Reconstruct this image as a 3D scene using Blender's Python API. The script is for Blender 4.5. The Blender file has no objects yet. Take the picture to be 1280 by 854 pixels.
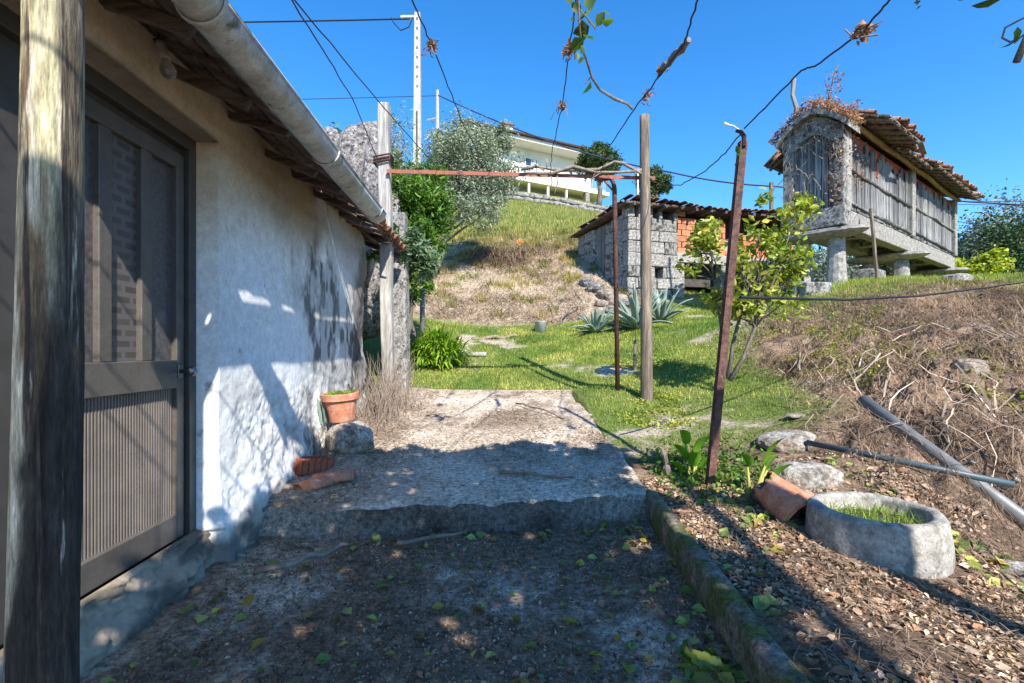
import bpy, math, random
import numpy as np
from mathutils import Vector, Matrix

random.seed(7)
RNG = np.random.default_rng(7)
SC = bpy.context.scene
COL = SC.collection
R = math.radians

# ------------------------------------------------------------------ camera, light, exposure
cam_d = bpy.data.cameras.new('camera')
cam = bpy.data.objects.new('camera', cam_d)
COL.objects.link(cam)
cam.location = (0, 0, 0)
cam.rotation_euler = (R(90), 0, 0)
cam_d.sensor_width = 36
cam_d.lens = 17.0
cam_d.shift_y = 0.0078
cam_d.clip_start = 0.05
cam_d.clip_end = 3000
SC.camera = cam

SUN_EL = R(40.5)
SUN_H = (0.41, -0.912)                      # horizontal direction towards the sun
world = bpy.data.worlds.new('World')
SC.world = world
world.use_nodes = True
nt = world.node_tree
nt.nodes.clear()
sky = nt.nodes.new('ShaderNodeTexSky')
sky.sky_type = 'NISHITA'
sky.sun_disc = False
sky.sun_elevation = SUN_EL
sky.sun_rotation = math.atan2(SUN_H[0], SUN_H[1])
sky.altitude = 600
sky.air_density = 1.0
sky.dust_density = 0.15
sky.ozone_density = 5.0
hs_ = nt.nodes.new('ShaderNodeHueSaturation'); hs_.inputs['Saturation'].default_value = 1.26
bg = nt.nodes.new('ShaderNodeBackground')
bg.inputs['Strength'].default_value = 0.097
wo = nt.nodes.new('ShaderNodeOutputWorld')
nt.links.new(sky.outputs[0], hs_.inputs['Color']); nt.links.new(hs_.outputs[0], bg.inputs[0])
nt.links.new(bg.outputs[0], wo.inputs[0])

sun_d = bpy.data.lights.new('sun', 'SUN')
sun_d.energy = 2.75
sun_d.angle = R(0.53)
sun_d.color = (1.0, 0.95, 0.86)
sun = bpy.data.objects.new('sun', sun_d)
COL.objects.link(sun)
sdir = Vector((SUN_H[0] * math.cos(SUN_EL), SUN_H[1] * math.cos(SUN_EL), math.sin(SUN_EL)))
sun.rotation_euler = sdir.to_track_quat('Z', 'Y').to_euler()
SC.view_settings.view_transform = 'Standard'
SC.view_settings.look = 'None'
SC.view_settings.exposure = 1.72
SC.view_settings.gamma = 1
SC.cycles.max_bounces = 8; SC.cycles.diffuse_bounces = 5

F = 604.0
def at(px, py, d):
    """point seen at photograph pixel (px, py) at distance d along the view axis"""
    return Vector(((px - 640) / F * d, d, (437 - py) / F * d))

# ------------------------------------------------------------------ noise in numpy
def _hash(ix, iy, iz):
    h = (ix * 374761393 + iy * 668265263 + iz * 2147483647 * 3 + 1442695041) & 0xffffffff
    h = ((h ^ (h >> 13)) * 1274126177) & 0xffffffff
    h = ((h ^ (h >> 16)) * 2246822519) & 0xffffffff
    return ((h ^ (h >> 15)) & 0xffff) / 65535.0
def vnoise(x, y, z=0.0):
    x = np.asarray(x, float); y = np.asarray(y, float); z = np.asarray(z, float) + x * 0
    ix = np.floor(x).astype(np.int64); iy = np.floor(y).astype(np.int64); iz = np.floor(z).astype(np.int64)
    fx = x - ix; fy = y - iy; fz = z - iz
    fx = fx * fx * (3 - 2 * fx); fy = fy * fy * (3 - 2 * fy); fz = fz * fz * (3 - 2 * fz)
    r = 0
    for dz in (0, 1):
        a = _hash(ix, iy, iz + dz) * (1 - fx) + _hash(ix + 1, iy, iz + dz) * fx
        b = _hash(ix, iy + 1, iz + dz) * (1 - fx) + _hash(ix + 1, iy + 1, iz + dz) * fx
        c = a * (1 - fy) + b * fy
        r = r + c * (fz if dz else (1 - fz))
    return r * 2 - 1
def fbm(x, y, z=0.0, octv=4, gain=0.5):
    s = 0; a = 1; t = 0
    for i in range(octv):
        s = s + a * vnoise(np.asarray(x) * 2 ** i + 17.3 * i, np.asarray(y) * 2 ** i + 5.1 * i, np.asarray(z) * 2 ** i + 3.7 * i)
        t += a; a *= gain
    return s / t
def sstep(a, b, x):
    t = np.clip((x - a) / (b - a), 0, 1)
    return t * t * (3 - 2 * t)

# ------------------------------------------------------------------ terrain function
def P(px, py, d):
    v = at(px, py, d); return (v.x, v.y, v.z)
CTRL = [
 (0,0,-1.12),(1.2,0,-1.05),(-3,0,-1.25),(-3,4,-1.1),(-3,7,-.7),(0,-6,-1.3),(-8,-6,-1.3),(8,-6,-2.0),(3,0.5,-1.3),(6,0,-1.5),(15,3,-.6),
 (0.95,3.4,-1.02),(-1.5,3.6,-.97),(-1.5,5.5,-.79),(0.95,5.4,-.80),(-1.4,7.3,-.62),(0.9,7.3,-.62),(0.9,1.5,-1.04),
 P(770,485,6.5),P(808,508,6.1),P(700,430,10.6),P(600,428,10.8),P(520,452,9.3),P(560,440,10),P(850,402,11.3),P(830,440,9),P(900,480,6.5),
 P(950,462,6.8),P(980,470,6.0),P(950,530,4.6),P(870,600,3.7),P(1000,540,4.2),P(1000,625,3.1),P(1100,718,2.26),P(1200,760,2.1),P(1280,780,2.0),
 P(1100,854,1.48),P(1060,500,4.5),P(1150,530,3.9),P(1200,620,3.0),P(1280,690,2.6),P(1200,450,4.9),P(1280,450,4.9),P(1280,545,3.75),P(1200,520,4.0),P(1100,430,6.2),P(1100,470,5.0),
 P(1200,395,6.8),P(1280,372,7.6),P(1000,405,7.8),P(1000,373,9.0),P(1050,352,9.9),P(1110,350,11),P(1150,350,12.2),P(1230,348,12.8),P(1190,352,14.4),
 P(950,390,10.5),P(900,392,12),
 (15,19,1.4),(20,24,.3),(12,20,1.2),(9,17,1.5),(20,12,1.2),(30,12,0),(30,30,-1),(22,40,-.5),(7,18,1.8),
 P(785,374,13.3),P(860,383,13.2),P(740,340,15),P(725,322,16.6),P(830,388,12.6),
 P(600,405,12.6),P(680,405,12.6),P(540,335,16.5),P(520,395,12.5),P(600,352,15.3),P(680,342,16),P(720,345,15.3),P(600,292,20),P(690,290,20),P(500,300,20),
 P(740,292,19),P(640,263,26),P(720,270,26),P(770,285,22),P(820,300,21),
 P(622,246,31),P(690,256,31),P(752,268,31),P(560,243,31),P(600,240,36),P(680,243,38),P(750,256,38),P(640,236,45),P(700,240,52),
 (10,31,7.6),(14,38,8.4),(18,31,4.5),(22,50,7),(12,50,10),(-10,8,.2),(-6,12,1.5),(-10,20,4.5),(-15,31,9.5),(-14,45,12),(-40,50,12),(-40,0,-1),(0,-40,-4),(60,0,-4),
 (60,40,-2),(40,60,1),(0,90,13),(70,90,10),(120,70,9),(60,140,22),(140,140,26),(-80,140,20),(200,60,12),(0,200,20),(250,250,30),(-250,250,30),(-250,0,5),(0,-250,5),(250,-100,5),(-200,-200,5),(200,-250,5),
]
CT = np.array(CTRL, float)
_n = len(CT)
_D = np.hypot(CT[:, None, 0] - CT[None, :, 0], CT[:, None, 1] - CT[None, :, 1])
_A = np.zeros((_n + 3, _n + 3)); _A[:_n, :_n] = _D - np.eye(_n) * 0.02
_A[:_n, _n] = 1; _A[:_n, _n + 1:] = CT[:, :2]; _A[_n, :_n] = 1; _A[_n + 1:, :_n] = CT[:, :2].T
_W = np.linalg.solve(_A, np.concatenate([CT[:, 2], [0, 0, 0]]))
def rbf(x, y):
    x = np.asarray(x, float); y = np.asarray(y, float)
    sh = x.shape; x = x.ravel(); y = y.ravel(); out = np.empty(len(x))
    for i in range(0, len(x), 20000):
        a = x[i:i + 20000]; b = y[i:i + 20000]
        d = np.sqrt((a[:, None] - CT[None, :, 0]) ** 2 + (b[:, None] - CT[None, :, 1]) ** 2 + 0.02)
        out[i:i + 20000] = d @ _W[:_n] + _W[_n] + _W[_n + 1] * a + _W[_n + 2] * b
    return out.reshape(sh)

def kerb_x(y): return 0.83 + 0.057 * (y - 1.5)
def step_y(x): return 3.05 + 0.135 * (x + 1.65)
def slab_z(x, y): return -1.0 + 0.1 * (y - 3.43)
def wall_x(y): return -1.48 - 0.0497 * y
SLAB_FAR = 7.32
def slab_right(y): return 0.965 - 0.012 * (y - 3.4)
def m_yard(x, y):
    return (x < kerb_x(y) + 0.06) & (y < step_y(x) + 0.05) & (y > -7)
def m_slab(x, y):
    return (x < slab_right(y) - 0.05) & (x > -1.85) & (y >= step_y(x) + 0.05) & (y < SLAB_FAR - 0.06)
def m_bank(x, y):            # rough dug bank on the right
    return sstep(0.1, 1.1, x - (1.9 + 0.33 * np.maximum(y - 3.3, 0)) + 0.5 * fbm(x * .8, y * .8)) * sstep(.7, -.7, y - 8.7 - 4 * sstep(.85, 1.02, x / np.maximum(y, .5))) * sstep(1.6, 2.6, y)
def m_dirthill(x, y):
    yy = y + 0.9 * fbm(x * .35, y * .35, 4)
    return sstep(12.0, 12.9, yy) * sstep(21.5, 17.0, yy) * sstep(4.4, 2.9, x)
def G(x, y):
    x = np.asarray(x, float); y = np.asarray(y, float)
    z = rbf(x, y)
    d = np.hypot(x, y)
    bank = m_bank(x, y)
    dh = m_dirthill(x, y)
    z = z + 0.02 * fbm(x * 2.1, y * 2.1, 0, 4) * sstep(0, 3, d)
    z = z + bank * (0.14 * fbm(x * 1.5, y * 1.5, 1, 5, .62) + 0.36 * (.2 - np.abs(fbm(x * 2.3, y * 2.3, 2, 5, .68))) * sstep(9, 6, y) + .05 * fbm(x * 9, y * 9, 4, 3, .6))
    z = z + dh * (0.16 * fbm(x * .9, y * .9, 5, 5, .55))
    z = z + sstep(18, 40, d) * 0.25 * fbm(x * .3, y * .3, 6, 4)
    z = z + sstep(60, 200, d) * 4 * fbm(x * .02, y * .02, 8, 4)
    # trench under the big pipe
    ax, ay, bx, by = 3.0, 4.4, 3.25, 2.7
    for (ax, ay, az, bx, by, bz, dep) in ((3.15, 4.30, -.45, 3.26, 2.85, -1.184, .09), (2.40, 3.86, -.749, 3.14, 3.02, -.845, .06)):
        t = np.clip(((x - ax) * (bx - ax) + (y - ay) * (by - ay)) / ((bx - ax) ** 2 + (by - ay) ** 2), 0, 1)
        pd = np.hypot(x - ax - t * (bx - ax), y - ay - t * (by - ay))
        z = np.minimum(z, az + t * (bz - az) - dep + np.maximum(pd - .08, 0) * 1.1 + .03 * vnoise(x * 9, y * 9, 3))
    yard = m_yard(x, y)
    zy = -1.225 + 0.035 * sstep(0.4, 0.85, x) + 0.05 * sstep(-1.1, -1.6, x) + 0.018 * fbm(x * 1.3, y * 1.3, 9, 3) + 0.006 * fbm(x * 9, y * 9, 3, 3)
    z = np.where(yard, zy, z)
    z = np.where(m_slab(x, y), slab_z(x, y) - 0.12, z)
    return z
def g1(x, y): return float(G(np.array([x]), np.array([y]))[0])

# ------------------------------------------------------------------ materials
def lin(c):
    return tuple(((v / 255) / 12.92 if v / 255 <= 0.04045 else ((v / 255 + 0.055) / 1.055) ** 2.4) for v in c)
def mat(name, base, rough=0.85, layers=(), bump=0.3, bscale=30, stretch=(1, 1, 1), metallic=0.0, tint=None, attr=None,
        spec=0.3, bdist=0.01, sss=0.0, coat=0.0, trans=0.0, alpha=None, obvar=0.0, grit=None):
    """base: list of linear colours blended by noise; layers: (colour, scale, lo, hi, stretch) patches mixed on top;
    attr: colour attribute that replaces the base; tint: grey attribute that multiplies"""
    m = bpy.data.materials.new(name); m.use_nodes = True
    t = m.node_tree; N = t.nodes; L = t.links; N.clear()
    out = N.new('ShaderNodeOutputMaterial'); b = N.new('ShaderNodeBsdfPrincipled'); L.new(b.outputs[0], out.inputs[0])
    tc = N.new('ShaderNodeTexCoord')
    def noise(scale, st=(1, 1, 1), det=6, rgh=0.6, off=0.0):
        mp = N.new('ShaderNodeMapping'); mp.inputs['Scale'].default_value = st; mp.inputs['Location'].default_value = (off, off * 1.7, off * .6)
        L.new(tc.outputs['Object'], mp.inputs[0])
        n = N.new('ShaderNodeTexNoise'); n.inputs['Scale'].default_value = scale; n.inputs['Detail'].default_value = det
        n.inputs['Roughness'].default_value = rgh; L.new(mp.outputs[0], n.inputs[0]); return n.outputs[0]
    def mapr(s, lo, hi, a=0.0, b2=1.0):
        r = N.new('ShaderNodeMapRange'); r.inputs[1].default_value = lo; r.inputs[2].default_value = hi
        r.inputs[3].default_value = a; r.inputs[4].default_value = b2; L.new(s, r.inputs[0]); return r.outputs[0]
    def mix(f, a, c, mode='MIX'):
        x = N.new('ShaderNodeMix'); x.data_type = 'RGBA'; x.blend_type = mode
        if isinstance(f, float): x.inputs[0].default_value = f
        else: L.new(f, x.inputs[0])
        for i, v in ((6, a), (7, c)):
            if isinstance(v, tuple): x.inputs[i].default_value = (*v[:3], 1)
            else: L.new(v, x.inputs[i])
        return x.outputs[2]
    if attr:
        a = N.new('ShaderNodeAttribute'); a.attribute_name = attr; col = a.outputs['Color']
        col = mix(mapr(noise(base[0]), .3, .7), col, mix(1.0, col, base[1], 'MULTIPLY')) if base else col
    else:
        col = base[0] if len(base) == 1 else None
        if col is None:
            cr = N.new('ShaderNodeValToRGB'); el = cr.color_ramp.elements
            n = len(base)
            while len(el) < n: el.new(0.5)
            for i, c in enumerate(base):
                el[i].position = 0.32 + 0.36 * i / (n - 1); el[i].color = (*c[:3], 1)
            L.new(noise(bscale * 0.25, stretch, off=3.1), cr.inputs[0]); col = cr.outputs[0]
    k = 0
    for ly in layers:
        c, s, lo, hi = ly[:4]; st = ly[4] if len(ly) > 4 else (1, 1, 1)
        k += 1; col = mix(mapr(noise(s, st, off=k * 7.7), lo, hi), col, c)
    if tint:
        a = N.new('ShaderNodeAttribute'); a.attribute_name = tint; col = mix(1.0, col, a.outputs['Color'], 'MULTIPLY')
    if grit:
        for gs, ga_ in ((grit[0], grit[1]), (grit[0] * 3.1, grit[1] * .7)):
            r = mapr(noise(gs, stretch, 3, .7, 11.3), .33, .67, 1 - ga_, 1 + ga_)
            cc = N.new('ShaderNodeCombineColor'); [L.new(r, cc.inputs[i]) for i in range(3)]
            col = mix(1.0, col, cc.outputs[0], 'MULTIPLY')
    if obvar > 0:
        oi = N.new('ShaderNodeObjectInfo'); r = mapr(oi.outputs['Random'], 0, 1, 1 - obvar, 1 + obvar)
        cc = N.new('ShaderNodeCombineColor'); [L.new(r, cc.inputs[i]) for i in range(3)]
        col = mix(1.0, col, cc.outputs[0], 'MULTIPLY')
    if isinstance(col, tuple): b.inputs['Base Color'].default_value = (*col[:3], 1)
    else: L.new(col, b.inputs['Base Color'])
    b.inputs['Roughness'].default_value = rough; b.inputs['Metallic'].default_value = metallic
    b.inputs['Specular IOR Level'].default_value = spec
    if coat: b.inputs['Coat Weight'].default_value = coat
    if trans: b.inputs['Transmission Weight'].default_value = trans
    if sss:
        tr = N.new('ShaderNodeBsdfTranslucent'); ms = N.new('ShaderNodeMixShader'); ms.inputs[0].default_value = sss
        if isinstance(col, tuple): tr.inputs[0].default_value = (*col[:3], 1)
        else: L.new(mix(1.0, col, (1.3, 1.5, .5), 'MULTIPLY'), tr.inputs[0])
        L.new(b.outputs[0], ms.inputs[1]); L.new(tr.outputs[0], ms.inputs[2]); L.new(ms.outputs[0], out.inputs[0])
    if bump:
        bp = N.new('ShaderNodeBump'); bp.inputs['Strength'].default_value = bump; bp.inputs['Distance'].default_value = bdist
        L.new(noise(bscale, stretch, 8, 0.65), bp.inputs['Height']); L.new(bp.outputs[0], b.inputs['Normal'])
    return m

Mt = {}
Mt['ground'] = mat('ground_soil', (22, (.75, .7, .65)), .95, attr='gcol', bump=.9, bscale=38, bdist=.02, spec=.1, grit=(28, 0.5))
Mt['plaster'] = mat('old_plaster', (3.0, (.86, .85, .84)), .9, attr='gcol', bump=.55, bscale=45, bdist=.006, spec=.2,
                    layers=[((.36, .36, .35), 9, .64, .72), ((.05, .05, .045), 55, .70, .76)], grit=(16, 0.12))
Mt['concrete'] = mat('weathered_concrete', [(.20, .165, .135), (.38, .335, .285), (.47, .425, .37)], .92, layers=[((.08, .065, .05), 2.6, .53, .66), ((.07, .06, .05), 30, .6, .72), ((.5, .48, .45), 60, .66, .75)], bump=.8, bscale=60, bdist=.008, grit=(45, 0.4))
Mt['pathmat'] = mat('old_path_concrete', (6, (.75, .72, .68)), .93, attr='gcol', bump=.9, bscale=55, bdist=.01, spec=.1, layers=[((.09, .07, .055), 28, .6, .7), ((.5, .46, .41), 70, .64, .72)], grit=(32, 0.5))
Mt['kerb'] = mat('mossy_kerb', [(.09, .07, .045), (.19, .155, .12), (.27, .23, .19)], .95, layers=[((.10, .115, .03), 5, .42, .56), ((.04, .035, .03), 25, .58, .7)], bump=.8, bscale=50, bdist=.01, grit=(35, 0.45))
Mt['granite'] = mat('granite', [(.12, .11, .10), (.30, .28, .255), (.42, .40, .37)], .9, layers=[((.07, .07, .07), 24, .56, .64), ((.06, .055, .05), 90, .6, .68), ((.55, .53, .48), 14, .68, .76)], bump=.9, bscale=55, bdist=.012, obvar=.12, grit=(30, 0.45))
Mt['granite_pale'] = mat('pale_granite', [(.17, .155, .135), (.30, .275, .245), (.40, .37, .33)], .9, layers=[((.16, .15, .13), 9, .56, .68)], bump=.8, bscale=45, bdist=.012, obvar=.1, grit=(40, .35))
Mt['granite_old'] = mat('lichened_granite', [(.10, .095, .085), (.24, .23, .21), (.36, .345, .32)], .9, layers=[((.05, .048, .045), 10, .52, .62), ((.05, .045, .04), 60, .58, .66), ((.5, .48, .43), 18, .66, .74)], bump=.9, bscale=45, bdist=.015, obvar=.1, grit=(25, 0.5))
Mt['granite_dark'] = mat('granite_dark', [(.09, .08, .075), (.22, .2, .19), (.36, .34, .33)], .9, layers=[((.04, .04, .04), 20, .52, .62), ((.5, .46, .46), 16, .62, .7)], bump=.9, bscale=50, bdist=.02, grit=(25, 0.5))
Mt['basin'] = mat('basin_stone', [(.22, .195, .16), (.36, .33, .285), (.46, .43, .385)], .95, layers=[((.12, .115, .11), 6, .56, .7), ((.08, .08, .075), 60, .62, .7)], bump=1, bscale=70, bdist=.008, grit=(45, 0.22))
Mt['postwood'] = mat('post_wood', (8, (.7, .66, .58)), .85, attr='gcol', stretch=(1, 1, .13), bump=1, bscale=60, bdist=.01, layers=[((.06, .045, .035), 40, .58, .63, (1, 1, .03)), ((.09, .07, .05), 26, .6, .68, (1, 1, .05)), ((.05, .045, .04), 5, .66, .72, (1, 1, .35)), ((.62, .58, .5), 34, .62, .72, (1, 1, .08))], grit=(70, 0.45))
Mt['greywood'] = mat('grey_wood', [(.08, .078, .078), (.20, .195, .19), (.33, .32, .31)], .85, stretch=(1, 1, .06), bump=.8, bscale=60, bdist=.006, layers=[((.05, .042, .04), 30, .54, .64, (1, 1, .05)), ((.42, .40, .38), 22, .62, .72, (1, 1, .08))], obvar=.4, grit=(40, 0.4))
Mt['paleWood'] = mat('pale_grey_post', [(.20, .18, .16), (.34, .315, .285), (.44, .415, .385)], .85, stretch=(1, 1, .07), bump=.6, bscale=50, bdist=.004, layers=[((.12, .1, .09), 22, .6, .7, (1, 1, .06))], grit=(40, 0.35))
Mt['brownwood'] = mat('brown_post_wood', [(.09, .068, .05), (.19, .145, .105), (.27, .22, .17)], .85, stretch=(1, 1, .07), bump=.7, bscale=50, bdist=.006, layers=[((.05, .04, .03), 14, .6, .7, (1, 1, .1))], grit=(40, 0.4))
Mt['darkwood'] = mat('dark_rafter_wood', [(.045, .03, .022), (.11, .075, .055), (.2, .15, .12)], .9, stretch=(.1, 1, 1), bump=.7, bscale=40, grit=(30, 0.4))
Mt['yellowbeam'] = mat('yellow_beam_wood', [(.26, .16, .07), (.42, .29, .14)], .8, stretch=(.1, 1, 1), bump=.4, bscale=40, grit=(30, 0.35))
Mt['rust'] = mat('rusty_iron', [(.05, .026, .021), (.105, .05, .037), (.16, .075, .055)], .8, layers=[((.04, .03, .028), 25, .55, .65)], bump=.5, bscale=80, bdist=.003, grit=(60, 0.35))
Mt['redbeam'] = mat('red_primer_beam', [(.26, .075, .05), (.36, .12, .08)], .7, layers=[((.1, .05, .035), 14, .58, .66)], bump=.3, bscale=80, bdist=.003)
Mt['doormetal'] = mat('brown_grey_door_paint', [(.085, .074, .064), (.115, .10, .088)], .42, spec=.5, bump=.12, bscale=40, bdist=.002, layers=[((.2, .18, .155), 60, .7, .76)], grit=(60, 0.12))
Mt['doorframe'] = mat('dark_door_frame', [(.05, .044, .04), (.075, .066, .06)], .45, spec=.5, bump=.12, bscale=40, bdist=.002)
Mt['gutter'] = mat('dirty_zinc_gutter', [(.36, .35, .32), (.5, .49, .46), (.6, .59, .56)], .55, layers=[((.13, .125, .07), 7, .56, .64), ((.3, .27, .2), 3, .5, .7)], bump=.2, bscale=30, bdist=.003, spec=.4, grit=(25, 0.16))
Mt['tile'] = mat('roof_tile', [(.16, .07, .045), (.3, .14, .085), (.38, .22, .15)], .9, layers=[((.09, .08, .065), 12, .52, .64), ((.35, .33, .27), 20, .66, .74)], bump=.6, bscale=50, bdist=.006, obvar=.3, grit=(40, 0.35))
Mt['terra'] = mat('terracotta', [(.42, .15, .075), (.52, .21, .12), (.56, .28, .18)], .8, layers=[((.6, .45, .36), 9, .62, .74)], bump=.3, bscale=60, bdist=.003, grit=(40, 0.2))
Mt['brick'] = mat('orange_hollow_brick', [(.42, .13, .06), (.55, .2, .1), (.58, .28, .17)], .85, bump=.4, bscale=50, bdist=.004, obvar=.2)
Mt['mortar'] = mat('mortar', [(.28, .26, .24), (.42, .4, .37)], .95, bump=.5, bscale=50, grit=(40, 0.3))
Mt['darkstone'] = mat('joint_earth', [(.05, .045, .04), (.1, .09, .08)], .95, bump=.5, bscale=50)
Mt['pipe'] = mat('grey_pipe', [(.13, .13, .125), (.2, .2, .195)], .45, spec=.5, bump=.15, bscale=30, layers=[((.3, .26, .2), 12, .6, .72)])
Mt['bluepipe'] = mat('blue_grey_pipe', [(.04, .065, .075), (.07, .1, .115)], .45, spec=.5, bump=.1, bscale=30)
Mt['black'] = mat('black_rubber_cable', [(.012, .012, .013), (.02, .02, .02)], .6, bump=0)
Mt['wire'] = mat('rusty_wire', [(.05, .025, .02), (.09, .05, .04)], .7, bump=.2)
Mt['powercable'] = mat('blue_black_power_cable', [(.02, .03, .06), (.03, .04, .08)], .6, bump=0)
Mt['polecon'] = mat('pole_concrete', [(.34, .31, .28), (.5, .46, .42)], .9, bump=.4, bscale=20)
Mt['white'] = mat('cream_house_paint', [(.62, .6, .53), (.72, .7, .62)], .8, bump=.1, bscale=8)
Mt['housewall2'] = mat('grey_ground_floor_render', [(.27, .26, .235), (.34, .33, .3)], .85, bump=.1, bscale=8)
Mt['whitew'] = mat('whitewash', [(.6, .62, .62), (.72, .74, .74)], .85, bump=.3, bscale=30, layers=[((.1, .1, .09), 10, .66, .72)], grit=(30, 0.2))
Mt['glass'] = mat('dark_patterned_glass', [(.055, .047, .046), (.13, .115, .112)], .3, spec=.6, bump=.25, bscale=180, bdist=.002)
Mt['winglass'] = mat('window_glass', [(.03, .04, .05)], .1, spec=.8, bump=0)
Mt['greenglass'] = mat('green_balcony_glass', [(.12, .25, .2)], .2, spec=.6, bump=0)
Mt['shutter'] = mat('white_window_frame', [(.65, .68, .7)], .5, bump=0)
Mt['tiledark'] = mat('dark_old_roof_tile', [(.06, .035, .03), (.13, .07, .05)], .9, bump=.4)
Mt['bulb'] = mat('frosted_bulb_glass', [(.42, .4, .36)], .1, spec=.8, bump=0, trans=.75)
Mt['socket'] = mat('grey_socket_plastic', [(.3, .28, .25)], .5, bump=0)
Mt['blackmetal'] = mat('corroded_bracket', [(.02, .018, .016), (.05, .04, .035)], .6, bump=.4)
Mt['knob'] = mat('brushed_knob_metal', [(.18, .17, .16), (.26, .25, .24)], .3, metallic=.9, bump=.05)
Mt['bark'] = mat('bark', [(.1, .08, .06), (.2, .17, .14)], .9, stretch=(1, 1, .2), bump=.7, bscale=40, grit=(30, 0.4))
Mt['palebark'] = mat('pale_olive_bark', [(.2, .18, .15), (.33, .3, .27)], .9, stretch=(1, 1, .3), bump=.7, bscale=30)
Mt['zinc'] = mat('pale_zinc_bucket', [(.4, .42, .43), (.55, .57, .58)], .45, spec=.5, bump=.1)
Mt['redpaint'] = mat('faded_red_board', [(.3, .06, .04), (.4, .12, .08)], .8, bump=.3)
Mt['rockwhite'] = mat('pale_rock', [(.2, .17, .14), (.34, .31, .27), (.46, .43, .39)], .92, layers=[((.1, .09, .08), 8, .5, .6), ((.24, .18, .13), 3, .45, .6)], bump=.9, bscale=30, bdist=.02, grit=(30, 0.45))
def leafmat(name, cols, sss=.25, rough=.5):
    return mat(name, cols, rough, tint='tint', bump=0, bscale=6, sss=sss, spec=.35)
Mt['grass'] = leafmat('grass_blades', [(.17, .25, .04), (.29, .37, .07)], .3, .7)
Mt['drygrass'] = leafmat('dry_hill_grass', [(.2, .26, .05), (.36, .37, .12)], .25, .8)
Mt['straw'] = leafmat('dry_straw', [(.15, .10, .068), (.36, .25, .165)], .1, .8)
Mt['litter'] = leafmat('brown_leaf_litter', [(.26, .19, .14), (.58, .46, .35)], .1, .8)
Mt['greenleaf'] = leafmat('fallen_green_leaf', [(.16, .25, .06), (.36, .42, .10)], .2, .5)
Mt['olive'] = leafmat('olive_leaves', [(.17, .2, .13), (.32, .36, .27)], .2, .5)
Mt['laurel'] = leafmat('bright_shrub_leaves', [(.05, .12, .015), (.13, .24, .03)], .3, .45)
Mt['greyleaf'] = leafmat('grey_green_leaves', [(.09, .15, .07), (.2, .28, .16)], .2, .45)
Mt['lily'] = leafmat('strap_leaves', [(.13, .25, .02), (.36, .5, .06)], .35, .4)
Mt['lemon'] = leafmat('sapling_leaves', [(.18, .23, .025), (.42, .42, .08)], .35, .35)
Mt['darkgreen'] = leafmat('dark_evergreen_leaves', [(.035, .065, .02), (.08, .13, .035)], .15, .6)
Mt['forest'] = leafmat('far_forest_leaves', [(.045, .07, .035), (.1, .13, .06)], .15, .7)
Mt['eucal'] = leafmat('blue_grey_tree_leaves', [(.15, .18, .15), (.27, .31, .27)], .15, .6)
Mt['yellowbush'] = leafmat('yellow_green_leaves', [(.25, .3, .02), (.5, .5, .05)], .3, .5)
Mt['rockbrown'] = mat('earthy_rock', [(.16, .12, .09), (.28, .22, .17), (.36, .3, .24)], .95, bump=.9, bscale=30, bdist=.02, grit=(30, 0.45))
Mt['agave'] = mat('agave_leaf', [(.14, .2, .155), (.26, .33, .28)], .5, bump=.1, bscale=10, spec=.4, stretch=(1, 1, .2))
Mt['vineleaf'] = leafmat('vine_leaves', [(.05, .1, .02), (.14, .2, .04)], .4, .5)
Mt['canopyleaf'] = leafmat('backlit_vine_leaves', [(.16, .2, .04), (.32, .33, .09)], .55, .5)
Mt['dryleaf'] = leafmat('dry_vine_leaves', [(.28, .13, .08), (.45, .25, .16)], .2, .8)
Mt['vinewood'] = mat('dry_vine_wood', [(.13, .1, .08), (.33, .27, .21)], .9, bump=.5, bscale=60)
Mt['stem'] = mat('yellow_green_stem', [(.25, .3, .05), (.42, .38, .08)], .5, bump=0)
Mt['calla'] = mat('calla_leaf', [(.1, .25, .02), (.25, .42, .04)], .4, bump=.1, bscale=20, sss=.35)
Mt['drystem'] = mat('dry_red_stems', [(.15, .11, .085), (.32, .25, .2)], .9, bump=.2)

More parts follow.
